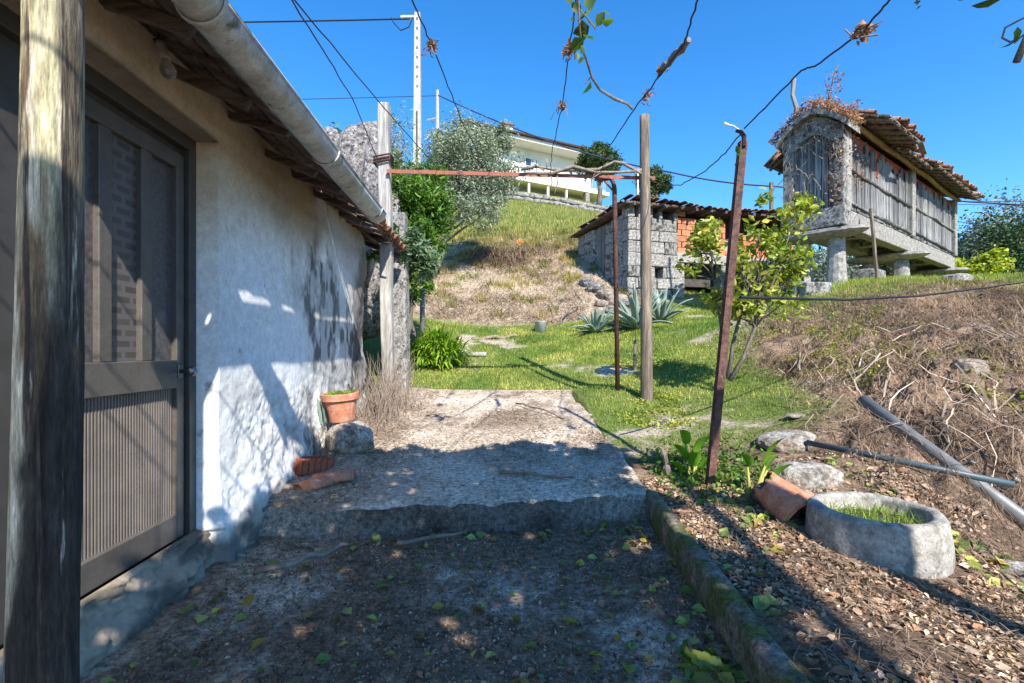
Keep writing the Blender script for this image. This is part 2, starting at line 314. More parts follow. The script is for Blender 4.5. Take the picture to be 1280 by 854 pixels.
# ------------------------------------------------------------------ mesh building
class MB:
    def __init__(s): s.v = []; s.f = []
    def add(s, vs, fs):
        o = len(s.v); s.v += [tuple(v) for v in vs]; s.f += [tuple(i + o for i in f) for f in fs]
    def box(s, c, d, M=None, jit=0.0):
        c = Vector(c); vs = []
        for x in (-1, 1):
            for y in (-1, 1):
                for z in (-1, 1):
                    p = Vector((x * d[0] / 2, y * d[1] / 2, z * d[2] / 2))
                    if jit: p += Vector([random.uniform(-jit, jit) for _ in range(3)])
                    if M is not None: p = M @ p
                    vs.append(c + p)
        s.add(vs, [(0, 1, 3, 2), (4, 6, 7, 5), (0, 4, 5, 1), (2, 3, 7, 6), (0, 2, 6, 4), (1, 5, 7, 3)])
    def tube(s, pts, rad, n=8, caps=True, flat=1.0, wob=0.0):
        pts = [Vector(p) for p in pts]
        if not hasattr(rad, '__len__'): rad = [rad] * len(pts)
        ref = None; rings = []
        for i, p in enumerate(pts):
            t = (pts[min(i + 1, len(pts) - 1)] - pts[max(i - 1, 0)]).normalized()
            if ref is None:
                ref = t.cross(Vector((0, 0, 1)) if abs(t.z) < .9 else Vector((1, 0, 0))).normalized()
            u = (ref - t * ref.dot(t)).normalized(); w = t.cross(u); ref = u
            ring = []
            for k in range(n):
                a = 2 * math.pi * k / n; r = rad[i] * (1 + (random.uniform(-wob, wob) if wob else 0))
                ring.append(p + u * math.cos(a) * r + w * math.sin(a) * r * flat)
            rings.append(ring)
        vs = [v for r in rings for v in r]; fs = []
        for i in range(len(rings) - 1):
            for k in range(n):
                fs.append((i * n + k, i * n + (k + 1) % n, (i + 1) * n + (k + 1) % n, (i + 1) * n + k))
        if caps:
            fs.append(tuple(range(n - 1, -1, -1))); fs.append(tuple((len(rings) - 1) * n + k for k in range(n)))
        s.add(vs, fs)
    def lathe(s, prof, n=24, c=(0, 0, 0), M=None, wob=0.0, close=False):
        vs = []; c = Vector(c); m = len(prof)
        for i in range(n):
            a = 2 * math.pi * i / n
            for (r, z) in prof:
                rr = r * (1 + wob * math.sin(a * 3 + 1) + random.uniform(-wob, wob) * .4)
                p = Vector((rr * math.cos(a), rr * math.sin(a), z))
                vs.append(c + (M @ p if M is not None else p))
        fs = []
        for i in range(n):
            j = (i + 1) % n
            for k in range(m - 1 if not close else m):
                k2 = (k + 1) % m
                fs.append((i * m + k, j * m + k, j * m + k2, i * m + k2))
        s.add(vs, fs)
    def build(s, name, m, parent=None, smooth=False, bevel=0.0, kind=None):
        me = bpy.data.meshes.new(name); me.from_pydata(s.v, [], s.f); me.validate(); me.update()
        me.materials.append(m if not isinstance(m, str) else Mt[m])
        if smooth: me.polygons.foreach_set('use_smooth', [True] * len(me.polygons))
        o = bpy.data.objects.new(name, me); COL.objects.link(o)
        if parent is not None: o.parent = parent
        if bevel:
            md = o.modifiers.new('bevel', 'BEVEL'); md.width = bevel; md.segments = 2; md.limit_method = 'ANGLE'
        if kind: o['kind'] = kind
        return o
def tag(o, label=None, cat=None, group=None, kind=None):
    if label: o['label'] = label
    if cat: o['category'] = cat
    if group: o['group'] = group
    if kind: o['kind'] = kind
    return o
def empty(name, loc=(0, 0, 0), rz=0.0, label=None, cat=None, group=None):
    o = bpy.data.objects.new(name, None); COL.objects.link(o); o.location = loc; o.rotation_euler = (0, 0, rz)
    o.empty_display_size = .1
    return tag(o, label, cat, group)
def link_copy(src, name, parent, loc, rot=(0, 0, 0), scale=(1, 1, 1)):
    o = bpy.data.objects.new(name, src); COL.objects.link(o); o.parent = parent
    o.location = loc; o.rotation_euler = rot; o.scale = scale; return o
def npmesh(name, V, Fc, m, parent=None, attrs=None, smooth=False, kind=None):
    """V (n,3), Fc (k,4) or (k,3); attrs {name: (n,3) colours}"""
    me = bpy.data.meshes.new(name); V = np.asarray(V, np.float32); Fc = np.asarray(Fc, np.int32); k = Fc.shape[1]
    me.vertices.add(len(V)); me.vertices.foreach_set('co', V.ravel())
    me.loops.add(Fc.size); me.loops.foreach_set('vertex_index', Fc.ravel())
    me.polygons.add(len(Fc)); me.polygons.foreach_set('loop_start', np.arange(0, Fc.size, k, dtype=np.int32))
    me.polygons.foreach_set('loop_total', np.full(len(Fc), k, np.int32))
    if smooth: me.polygons.foreach_set('use_smooth', np.ones(len(Fc), bool))
    me.update(calc_edges=True)
    for an, a in (attrs or {}).items():
        at_ = me.attributes.new(an, 'FLOAT_COLOR', 'POINT')
        c = np.ones((len(V), 4), np.float32); c[:, :3] = a; at_.data.foreach_set('color', c.ravel())
    me.materials.append(Mt[m] if isinstance(m, str) else m)
    o = bpy.data.objects.new(name, me); COL.objects.link(o)
    if parent is not None: o.parent = parent
    if kind: o['kind'] = kind
    return o
def unit(a): return a / np.maximum(np.linalg.norm(a, axis=1, keepdims=True), 1e-9)
def leaves(name, C, size, m, parent=None, aspect=.5, up=0.0, kind=None, droop=0.0, tvar=.45, tcol=None, lie=None, rng=RNG):
    """leaf-shaped folded quads at centres C; size scalar/array; lie: normals to lie flat against"""
    n = len(C); C = np.asarray(C, float)
    d = rng.normal(size=(n, 3)); d[:, 2] = d[:, 2] * .7 + up - droop
    if lie is not None:
        nn = unit(lie + rng.normal(size=(n, 3)) * .28); d = d - nn * (d * nn).sum(1, keepdims=True)
    d = unit(d)
    if lie is None: nn = unit(np.cross(d, rng.normal(size=(n, 3))) + np.array([0, 0, .35]))
    s = unit(np.cross(d, nn)); nn = np.cross(s, d)
    L = (np.asarray(size) * rng.uniform(.65, 1.3, n))[:, None]; W = L * aspect
    a = C - d * L * .5; b = C + d * L * .5; up_ = nn * W * .22
    l = C - d * L * .06 - s * W * .5 + up_; r = C - d * L * .06 + s * W * .5 + up_
    l2 = C + d * L * .25 - s * W * .36 + up_ * .7; r2 = C + d * L * .25 + s * W * .36 + up_ * .7
    V = np.stack([a, l, l2, b, r2, r], 1).reshape(-1, 3)
    i = np.arange(n)[:, None] * 6
    Fq = np.concatenate([i + np.array([[0, 1, 2, 3]]), i + np.array([[0, 3, 4, 5]])], 0)
    t = rng.uniform(1 - tvar, 1 + tvar, (n, 1)) * (np.ones((n, 3)) if tcol is None else tcol)
    if tcol is None: t = t * (1 + rng.normal(size=(n, 3)) * np.array([.12, .04, .1]))
    return npmesh(name, V, Fq, m, parent, {'tint': np.repeat(np.clip(t, .05, 3), 6, 0)}, kind=kind)
def litcol(n):
    pal = np.array([[1.15, .95, .8], [.5, .42, .38], [1.5, 1.4, 1.25], [.8, .55, .4], [.9, .85, .8]]); return pal[RNG.integers(0, 5, n)] * RNG.uniform(.6, 1.2, (n, 1))
def single_leaves(C, sizes, m, parent, aspect=.6, droop=0.0):
    for c_, s_ in zip(C, sizes): leaves('leaf', np.array([c_]), s_, m, parent, aspect, droop=droop)
def clump_points(blobs, n, clumps=40, spread=.35, shell=.5, rng=RNG):
    """points for crown leaves: clumps placed through ellipsoid blobs [(centre, (rx,ry,rz))]"""
    vol = np.array([b[1][0] * b[1][1] * b[1][2] for b in blobs]) ** .67; pr = vol / vol.sum()
    bi = rng.choice(len(blobs), clumps, p=pr); cc = []; rr = []
    for i in bi:
        c, r = blobs[i]; u = rng.normal(size=3); u /= np.linalg.norm(u); rad = rng.uniform(shell, 1.0)
        cc.append(np.array(c) + u * np.array(r) * rad); rr.append(spread * min(r) * rng.uniform(.6, 1.3))
    cc = np.array(cc); rr = np.array(rr)
    k = rng.integers(0, clumps, n)
    return cc[k] + rng.normal(size=(n, 3)) * rr[k][:, None] * .55, cc
def crooked(a, b, n=5, amp=.05):
    a = Vector(a); b = Vector(b); L = (b - a).length; pts = []
    for i in range(n + 1):
        t = i / n; p = a.lerp(b, t)
        if 0 < i < n: p += Vector([random.uniform(-1, 1) * amp * L for _ in range(3)])
        pts.append(p)
    return pts
def tree(name, label, cat, base, trunk_top, blobs, n, size, lm, bm='bark', r0=.12, clumps=60, spread=.4, group=None, aspect=.5, limbs=7, trunks=None, droop=0, shell=.45, lsub='crown'):
    e = empty(name, base, 0, label, cat, group); B = Vector(base)
    mb = MB(); tops = trunks or [trunk_top]
    pts, cc = clump_points([((Vector(c) - B), r) for c, r in blobs], n, clumps, spread, shell)
    for tt in tops:
        tt = Vector(tt) - B
        p = crooked((0, 0, -.15), tt, 5, .035)
        mb.tube(p, [r0 * (1 - .5 * i / 5) for i in range(6)], 8, wob=.08)
        idx = RNG.choice(len(cc), min(limbs, len(cc)), replace=False)
        for k in idx:
            tgt = Vector(cc[k]); s = p[random.choice((3, 4, 5))]
            mb.tube(crooked(s, tgt, 4, .07), [r0 * .4, r0 * .3, r0 * .2, r0 * .13, r0 * .06], 5)
    mb.build('trunk', bm, e, smooth=True)
    leaves(lsub, pts, size, lm, e, aspect, droop=droop)
    return e
def rock_mesh(name, seed, r=(1, 1, 1), sub=2, rough=.22, flat=0):
    import bmesh
    bm = bmesh.new(); bmesh.ops.create_icosphere(bm, subdivisions=sub, radius=1)
    co = np.array([v.co[:] for v in bm.verts])
    k = 1 + rough * fbm(co[:, 0] * 1.3 + seed * 9.1, co[:, 1] * 1.3, co[:, 2] * 1.3, 4) + .06 * fbm(co[:, 0] * 6 + seed, co[:, 1] * 6, co[:, 2] * 6, 2)
    co = np.sign(co) * np.abs(co) ** .72 * k[:, None] * np.array(r)
    for v, c in zip(bm.verts, co): v.co = c
    me = bpy.data.meshes.new(name); bm.to_mesh(me); bm.free()
    return me
def rock(name, label, cat, loc, r, seed, m='rockwhite', rz=0.0, sub=3, group=None, tilt=(0, 0)):
    me = rock_mesh(name, seed, r, sub); me.materials.append(Mt[m])
    o = bpy.data.objects.new(name, me); COL.objects.link(o); o.location = loc; o.rotation_euler = (tilt[0], tilt[1], rz)
    return tag(o, label, cat, group)

# ================================================================== SETTING
def axis(segs):
    out = [segs[0][0]]
    for a, b, s in segs:
        n = max(1, int(round((b - a) / s))); out += list(np.linspace(a, b, n + 1)[1:])
    return np.array(out)
gx = axis([(-600, -100, 50), (-100, -30, 7), (-30, -10, 1.0), (-10, -4, .25), (-4, -2, .1), (-2, 5.2, .032), (5.2, 9, .08), (9, 18, .2), (18, 40, 1.0), (40, 100, 5), (100, 600, 40)])
gy = axis([(-400, -40, 40), (-40, -6, 2), (-6, 0, .2), (0, 1.2, .06), (1.2, 6, .032), (6, 9, .06), (9, 21, .12), (21, 40, .35), (40, 80, 2), (80, 160, 6), (160, 800, 40)])
def lerp3(a, b, t): return a + (b - a) * t[:, None]
X, Y = np.meshgrid(gx, gy)
Z = G(X, Y)
xf, yf, zf = X.ravel(), Y.ravel(), Z.ravel()
def ground_colour(x, y):
    n1 = fbm(x * 1.1, y * 1.1, 2, 5, .6); n2 = fbm(x * 3.7, y * 3.7, 7, 4); n3 = fbm(x * .25, y * .25, 3, 4); n4 = fbm(x * 11, y * 11, 7, 3)
    one = np.ones((len(x), 1))
    lawn = np.array([.15, .19, .05]) * one
    pale = np.array([.46, .39, .31]) * one
    soil = np.array([.14, .098, .07]) * one
    straw = np.array([.31, .215, .15]) * one
    dry = np.array([.33, .31, .11]) * one
    hillg = np.array([.21, .26, .055]) * one
    c = lerp3(lawn, pale, sstep(.12, .42, n1 + .25 * n2))                       # lawn with bare patches
    b = m_bank(x, y)
    bc = lerp3(straw, soil, sstep(-.2, .25, n1 + .4 * n4))
    bc = lerp3(bc, pale * .85, sstep(.3, .55, n2) * .7)
    c = lerp3(c, bc, np.clip(b, 0, 1))
    # strip of dry soil right of the kerb and near the basin
    s = sstep(4.8, 3.9, y) * sstep(kerb_x(0), kerb_x(0) + .3, x)
    c = lerp3(c, lerp3(soil * 1.15, straw * .9, sstep(-.2, .3, n2)), s * (1 - .0 * b))
    # dug earth hillside
    d = m_dirthill(x, y)
    dc = lerp3(pale * np.array([.93, .88, .80]), straw * .9, sstep(-.05, .35, n1 * .7 + n3 + .045 * (y - 15)))
    dc = lerp3(dc, soil, sstep(.25, .5, n2) * .6)
    c = lerp3(c, dc, d)
    h = sstep(18.5, 21.5, y + .9 * n1) * sstep(60, 50, np.hypot(x, y))
    hc = lerp3(hillg, dry, sstep(-.15, .3, n1 + n3)); hc = lerp3(hc, straw, sstep(.25, .5, n2 + .3 * n3) * .6)
    c = lerp3(c, hc, h)
    # crest by the granary: thin grass
    cr = sstep(7.8, 9.0, y + .8 * n1) * sstep(4.5, 6, x) * sstep(19, 16, y)
    c = lerp3(c, lerp3(hillg, straw, sstep(0, .4, n1)), cr)
    far = sstep(18, 26, np.hypot(x, y)) * sstep(9, 12, x)
    c = lerp3(c, np.array([.05, .07, .03]) * one, far)
    c = lerp3(c, np.array([.05, .07, .03]) * one, sstep(55, 70, np.hypot(x, y)))
    yd = m_yard(x, y)
    yc = lerp3(np.array([.30, .215, .15]) * one, np.array([.66, .56, .45]) * one, sstep(-.12, .4, fbm(x * 1.6, y * 1.6, 12, 5, .65)))
    yc = lerp3(yc, np.array([.08, .062, .05]) * one, sstep(.05, .5, n4) * .6)
    c = np.where(yd[:, None], yc, c)
    return np.clip(c * (1 + .22 * n4[:, None]), .01, .7)
gc = ground_colour(xf, yf)
nx, ny = len(gx), len(gy)
ii = (np.arange(ny - 1)[:, None] * nx + np.arange(nx - 1)[None, :]).ravel()
Fq = np.stack([ii, ii + 1, ii + nx + 1, ii + nx], 1)
ground = npmesh('ground', np.stack([xf, yf, zf], 1), Fq, 'ground', None, {'gcol': gc}, smooth=True)
ground['kind'] = 'structure'

# concrete path slab with its front step
def grid_solid(name, xs, ys, ztop, zbot, m, rough=.01, edge=.015):
    nx_, ny_ = len(xs[0]), len(ys)
    V = []; n = 0
    Xa = np.array(xs); Ya = np.array(ys)[:, None] + Xa * 0
    return Xa, Ya
NXs, NYs = 90, 130
u = np.linspace(0, 1, NXs); v = np.linspace(0, 1, NYs)
U, Vv = np.meshgrid(u, v)
left = -1.98; Yy = 3.05 + Vv * (SLAB_FAR - 3.05)
Xx = left + U * (slab_right(Yy) + .03 * fbm(Yy * 2.2, Yy * 0, 3) - left)
Yy = Yy + (1 - Vv) * .135 * (Xx + 1.65) + .05 * Vv ** 6 * fbm(Xx * 2, Xx * 0, 5)
Zz = slab_z(Xx, Yy) + .012 * fbm(Xx * 2.5, Yy * 2.5, 1, 4) + .006 * fbm(Xx * 14, Yy * 14, 2, 3)
Zz -= .012 * np.exp(-(Vv * 90)) * (1 + 2 * fbm(Xx * 5, Xx * 0, 4, 3))
Zz -= .028 * np.exp(-(Vv * 130)) * sstep(.1, .5, fbm(Xx * 7, Xx * 0, 14, 4, .6))
Zz += sstep(-1.1, -1.55, Xx) * .05 * (1 + fbm(Xx * 4, Yy * 4, 6, 3))
top = np.stack([Xx, Yy, Zz], 2).reshape(-1, 3)
NF = 14
fr = []
for k in range(0, NF + 1):
    t = k / NF
    row = top[:NXs].copy(); row[:, 2] -= t * .5
    row[:, 1] += -.012 * np.sin(t * 3) + .03 * fbm(row[:, 0] * 6, row[:, 2] * 9, 3, 5, .65)
    fr.append(row)
NF += 1
rt = top.reshape(NYs, NXs, 3)[:, -1].copy(); rt[:, 2] -= .4
V = np.concatenate([top, np.concatenate(fr), rt]); nt_ = NXs * NYs
i0 = (np.arange(NYs - 1)[:, None] * NXs + np.arange(NXs - 1)[None, :]).ravel()
Fs = [np.stack([i0, i0 + 1, i0 + NXs + 1, i0 + NXs], 1)]
for k in range(1, NF):
    a = (np.arange(NXs - 1) + nt_ + (k - 1) * NXs); b = np.arange(NXs - 1) + nt_ + k * NXs
    Fs.append(np.stack([b, b + 1, a + 1, a], 1))
j = np.arange(NYs - 1); a = j * NXs + NXs - 1; b = nt_ + NF * NXs + j
Fs.append(np.stack([a, b, b + 1, a + NXs], 1))
x_, y_, z_ = V[:, 0], V[:, 1], V[:, 2]; one = np.ones((len(V), 1))
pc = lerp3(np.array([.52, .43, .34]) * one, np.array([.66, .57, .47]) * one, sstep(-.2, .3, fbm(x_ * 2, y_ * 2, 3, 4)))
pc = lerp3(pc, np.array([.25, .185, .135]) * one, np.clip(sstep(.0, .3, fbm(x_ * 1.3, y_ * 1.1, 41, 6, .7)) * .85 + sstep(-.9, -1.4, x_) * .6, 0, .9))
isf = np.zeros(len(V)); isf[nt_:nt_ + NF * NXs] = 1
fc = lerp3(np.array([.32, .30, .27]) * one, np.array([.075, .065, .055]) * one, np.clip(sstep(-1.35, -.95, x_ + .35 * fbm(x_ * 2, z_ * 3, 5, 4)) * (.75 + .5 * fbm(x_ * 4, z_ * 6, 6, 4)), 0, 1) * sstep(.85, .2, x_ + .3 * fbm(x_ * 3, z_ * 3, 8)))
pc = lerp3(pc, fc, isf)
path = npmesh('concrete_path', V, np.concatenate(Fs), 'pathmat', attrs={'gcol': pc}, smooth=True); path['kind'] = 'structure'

# kerb on the right of the lower yard
ys = np.linspace(-4, 3.46, 190); prof = [(0, -.34), (0, -.12), (.006, -.02), (.03, 0), (.1, 0), (.125, -.02), (.13, -.3)]
V = []
for (dx, dz) in prof:
    x = kerb_x(ys) + dx * .78 + .009 * fbm(ys * 4, ys * 0 + dz * 9, 1, 4); z = -1.0 - .012 * (3.43 - ys) + dz + .01 * fbm(ys * 3, ys * 0 + dx * 20, 2, 4)
    V.append(np.stack([x, ys, z], 1))
V = np.concatenate(V); m_ = len(ys); Fs = []
for k in range(len(prof) - 1):
    a = np.arange(m_ - 1) + k * m_; Fs.append(np.stack([a, a + m_, a + m_ + 1, a + 1], 1))
nk = len(V)
kerb = npmesh('kerb', V, np.concatenate(Fs), 'kerb', smooth=True); kerb['kind'] = 'structure'

# ================================================================== COTTAGE (local frame: x out of the wall, y along it)
CA = math.atan(30 / 604)
cot = empty('whitewashed_cottage', (-.004, .08, 0), CA, 'old whitewashed cottage with stained plaster, brown glazed door and sagging eaves', 'cottage')
WX = -1.48; WY0, WY1 = 0.1, 5.85; DY0, DY1, DZ0, DZ1 = 0.95, 2.66, -1.0, 1.14
def wall_off(y, z):
    low = sstep(-.05, -.5, z) * sstep(2.5, 3.2, y)
    o = .012 * fbm(y * 1.2, z * 1.2, 1, 3) + (.004 + .026 * low) * fbm(y * 9, z * 9, 2, 5, .65)
    o = o + low * .03 * fbm(y * 3, z * 3, 5, 3) + .02 * sstep(-.45, -1.15, z)
    o = o + .025 * sstep(-.75, -1.15, z) * (1 + 2 * fbm(y * 4, z * 4, 8, 4, .6)) + .02 * sstep(-.6, -.95, z) * np.abs(fbm(y * 11, z * 11, 4, 3)) + .05 * sstep(5.2, 5.7, y) * fbm(y * 5, z * 5, 3, 3)
    return o
ya = np.unique(np.concatenate([np.linspace(WY0, DY0, 12), np.linspace(DY0, DY1, 60), np.linspace(DY1, WY1, 320)]))
za = np.unique(np.concatenate([np.linspace(-1.45, DZ0, 22), np.linspace(DZ0, DZ1, 180), np.linspace(DZ1, 1.42, 14)]))
YA, ZA = np.meshgrid(ya, za)
near_op = (YA > DY0 - 1e-6) & (YA < DY1 + 1e-6) & (ZA > DZ0 - 1e-6)
wo_ = wall_off(YA, ZA)
wo_ = np.where((YA < DY1 + .02) & (YA > DY0 - .02) & (ZA < DZ0 + 1e-6), -.12, wo_)
V = np.stack([WX + wo_, YA, ZA], 2).reshape(-1, 3)
n1_, n2_ = len(ya), len(za)
ii = (np.arange(n2_ - 1)[:, None] * n1_ + np.arange(n1_ - 1)[None, :])
yc_ = (ya[:-1] + ya[1:]) / 2; zc_ = (za[:-1] + za[1:]) / 2
hole = (yc_[None, :] > DY0) & (yc_[None, :] < DY1) & (zc_[:, None] > DZ0) & (zc_[:, None] < DZ1)
q = ii[~hole]; Fs = [np.stack([q, q + 1, q + n1_ + 1, q + n1_], 1)]
# reveals
def strip(idx, dx=-.16):
    global V
    base = len(V); ext = V[idx].copy(); ext[:, 0] = WX + dx - .04
    V = np.concatenate([V, ext]); k = np.arange(len(idx) - 1)
    Fs.append(np.stack([idx[:-1], idx[1:], base + k + 1, base + k], 1))
jy1 = int(np.argmin(abs(ya - DY1))); jy0 = int(np.argmin(abs(ya - DY0))); kz0 = int(np.argmin(abs(za - DZ0))); kz1 = int(np.argmin(abs(za - DZ1)))
strip(np.array([k * n1_ + jy1 for k in range(kz0, kz1 + 1)])); strip(np.array([k * n1_ + jy0 for k in range(kz0, kz1 + 1)]))
strip(np.array([kz1 * n1_ + k for k in range(jy0, jy1 + 1)]))
strip(np.array([k * n1_ + n1_ - 1 for k in range(n2_)]), -.5); strip(np.array([(n2_ - 1) * n1_ + k for k in range(n1_)]), -.4)
yy, zz = V[:, 1], V[:, 2]
one = np.ones((len(V), 1))
c = np.array([.87, .85, .81]) * one
cream = np.array([.62, .50, .36]) * one
c = lerp3(c, cream, np.clip(sstep(.35, 1.0, zz + .25 * fbm(yy * .9, zz * .9, 3) - .1 * (yy - 2.5)), 0, 1) * sstep(4.9, 3.6, yy))
mil = sstep(.0, .3, fbm(yy * 2.2, zz * 1.3, 4, 5, .65) + .42 * sstep(3.3, 4.6, yy) * sstep(1.1, .5, zz) - .08) * sstep(3.2, 4.2, yy)
c = lerp3(c, np.array([.10, .10, .095]) * one, np.clip(mil * (.45 + .65 * sstep(-.2, .3, fbm(yy * 14, zz * 7, 9, 4))), 0, .95))
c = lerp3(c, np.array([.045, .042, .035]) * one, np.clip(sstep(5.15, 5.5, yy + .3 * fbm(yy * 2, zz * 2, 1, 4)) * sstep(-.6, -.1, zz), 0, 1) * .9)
c = lerp3(c, np.array([.24, .17, .10]) * one, np.clip(sstep(.75, 1.15, zz + .3 * fbm(yy * 2, zz * 2, 6, 4) + .08 * (yy - 3)), 0, 1) * sstep(2.6, 3.4, yy) * .75)
c = lerp3(c, lerp3(np.array([.46, .38, .29]) * one, np.array([.15, .12, .10]) * one, sstep(-.15, .3, fbm(yy * 6, zz * 8, 22, 4))), np.clip(sstep(-.88, -1.04, zz + .16 * fbm(yy * 3, zz * 3, 2, 4)), 0, 1) * .92)
c = lerp3(c, np.array([.42, .40, .38]) * one, sstep(-.1, .4, fbm(yy * 1.7, zz * 2.3, 33, 5, .65)) * .5)
c = lerp3(c, np.array([.2, .18, .15]) * one, np.clip(sstep(.2, .5, fbm(yy * 3, zz * 3, 14, 5, .7)) * sstep(-.1, -.7, zz), 0, 1) * .5)
npmesh('wall', V, np.concatenate(Fs), 'plaster', cot, {'gcol': np.clip(c, .02, .8)}, smooth=True)
# side and back walls so the cottage is closed from other positions
mb = MB(); mb.box((-5.5, 3.0, .0), (.3, 5.8, 3.0)); mb.box((-3.6, .2, .15), (4.1, .3, 3.3)); mb.box((-3.6, 5.75, .15), (4.1, .2, 3.3))
mb.build('side_wall', 'whitew', cot)
# rough stone threshold below the door
ya2 = np.linspace(.9, 2.80, 170); pr = np.linspace(0, 1, 34)
YA, PA = np.meshgrid(ya2, pr)
xo = -1.60 + .12 * PA + .05 * np.sin(PA * 3.1) + .06 * fbm(YA * 3, PA * 3, 2, 4) * sstep(0, .2, PA) + .06 * fbm(YA * 10, PA * 6, 2, 5, .6) * sstep(0, .15, PA)
zo = -.985 - .30 * PA ** 1.4 + .02 * fbm(YA * 5, PA * 3, 7, 3) * sstep(0, .15, PA) - .002
V = np.stack([xo, YA, zo], 2).reshape(-1, 3); n1_ = len(ya2)
ii = (np.arange(len(pr) - 1)[:, None] * n1_ + np.arange(n1_ - 1)[None, :]).ravel()
cc = lerp3(np.array([.40, .33, .25]) * np.ones((len(V), 1)), np.array([.14, .12, .10]) * np.ones((len(V), 1)), sstep(-.2, .3, fbm(V[:, 1] * 5, V[:, 0] * 9, V[:, 2] * 9, 4)))
cc = lerp3(cc, np.array([.12, .14, .03]) * np.ones((len(V), 1)), sstep(.2, .4, fbm(V[:, 1] * 3, V[:, 0] * 3, V[:, 2] * 3 + 5, 4)) * sstep(2.2, 1.6, V[:, 1]) * .7)
npmesh('threshold', V, np.stack([ii, ii + 1, ii + n1_ + 1, ii + n1_], 1), 'plaster', cot, {'gcol': cc}, smooth=True)
# annex wall end, whitewashed, beyond the corner
mb = MB(); mb.box((-2.75, 6.55, .35), (1.95, .25, 2.9), jit=.01); mb.build('annex_wall', 'whitew', cot, bevel=.02)
mb = MB(); mb.box((-1.9, 6.2, .35), (.1, .7, 2.2), jit=.02); mb.build('annex_return', 'granite_dark', cot)

# door set: dark frame, two leaves
DX = -1.645
mb = MB()
mb.box((DX, DY1 - .03, .07), (.09, .06, 2.14)); mb.box((DX + .004, (DY0 + DY1) / 2, DZ1 - .035), (.088, DY1 - DY0 - .12, .07)); mb.box((DX, DY0 + .03, .07), (.09, .06, 2.14))
mb.box((DX - .03, DY1 - .065, .05), (.03, .02, 2.05)); mb.box((DX - .02, (DY0 + DY1) / 2, DZ1 - .09), (.048, 1.6, .04))
mb.build('door_frame', 'doorframe', cot, bevel=.004)
def door_leaf(y0, y1, knob, dm='doormetal'):
    dz0, dz1 = -.99, 1.03; mid0, mid1 = -.185, .0 - .07 + .02
    mid0, mid1 = -.2, -.055
    g = MB(); st = .06
    g.box((DX, y0 + st / 2, (dz0 + dz1) / 2), (.045, st, dz1 - dz0)); g.box((DX, y1 - st / 2, (dz0 + dz1) / 2), (.045, st, dz1 - dz0))
    w = y1 - y0 - 2 * st; yc = (y0 + y1) / 2
    g.box((DX + .001, yc, dz1 - .04), (.043, w, .08)); g.box((DX + .003, yc, (mid0 + mid1) / 2), (.047, w, mid1 - mid0)); g.box((DX + .001, yc, dz0 + .065), (.043, w, .13))
    door = g.build('door', dm, cot, bevel=.004)
    pw = (w - 2 * .07) / 3
    for k in range(3):
        a = y0 + st + k * (pw + .07)
        p = MB(); p.box((DX - .012, a + pw / 2, (mid1 + dz1 - .08) / 2), (.008, pw, dz1 - .08 - mid1)); o = p.build('glass_pane', 'glass' if k != 1 else 'weave', door)
        if k < 2:
            q = MB(); q.box((DX + .0, a + pw + .035, (mid1 + dz1 - .08) / 2), (.036, .07, dz1 - .08 - mid1)); q.build('mullion', dm, door, bevel=.004)
    # corrugated lower panel: real ribs
    n = 38; c = MB(); zl, zh = dz0 + .13, mid0
    for k in range(n):
        a = y0 + st + w * k / n; b = y0 + st + w * (k + 1) / n; h = (b - a)
        c.add([(DX - .010, a, zl), (DX + .0, a + h * .2, zl), (DX + .0, a + h * .6, zl), (DX - .010, a + h * .8, zl), (DX - .010, b, zl),
               (DX - .010, a, zh), (DX + .0, a + h * .2, zh), (DX + .0, a + h * .6, zh), (DX - .010, a + h * .8, zh), (DX - .010, b, zh)],
              [(0, 1, 6, 5), (1, 2, 7, 6), (2, 3, 8, 7), (3, 4, 9, 8)])
    c.build('corrugated_panel', 'ribbed' if knob else dm, door)
    if knob:
        k = MB(); k.box((DX + .028, y1 - .042, -.115), (.008, .035, .07)); k.build('lock_plate', 'knob', door, bevel=.003)
        k = MB(); M = Matrix.Rotation(R(90), 3, 'Y'); k.lathe([(0, 0), (.011, 0), (.011, .035), (.02, .04), (.026, .052), (.025, .066), (.018, .072), (0, .073)], 20, (DX + .032, y1 - .042, -.115), M)
        k.build('door_knob', 'knob', door, smooth=True)
Mt['ribbed'] = mat('ribbed_brown_panel', [(.14, .115, .098), (.20, .165, .14)], .45, spec=.5, bump=.05)
m = mat('woven_pattern_glass', [(.05, .043, .04), (.1, .085, .08)], .35, spec=.5, bump=.2, bscale=120, bdist=.002); Mt['weave'] = m
N = m.node_tree.nodes; L = m.node_tree.links
bt = N.new('ShaderNodeTexBrick'); bt.inputs['Scale'].default_value = 5.0; bt.inputs['Color1'].default_value = (.09, .078, .072, 1); bt.inputs['Color2'].default_value = (.06, .05, .046, 1); bt.inputs['Mortar'].default_value = (.125, .11, .105, 1)
bt.inputs['Mortar Size'].default_value = .06
tcn = [n for n in N if n.type == 'TEX_COORD'][0]; mp = N.new('ShaderNodeMapping'); mp.inputs['Rotation'].default_value = (0, R(90), R(90)); L.new(tcn.outputs['Object'], mp.inputs[0]); L.new(mp.outputs[0], bt.inputs[0])
L.new(bt.outputs[0], [n for n in N if n.type == 'BSDF_PRINCIPLED'][0].inputs['Base Color'])
door_leaf(1.79, 2.59, True)
mb = MB(); mb.box((DX, (DY0 + .06 + 1.786) / 2, .02), (.045, 1.786 - DY0 - .06, 2.02)); mb.build('fixed_dark_panel', 'doorframe', cot, bevel=.004)
mb = MB(); mb.box((DX - .12, 1.8, 0), (.02, 1.8, 2.3)); mb.build('dark_interior', 'doorframe', cot)

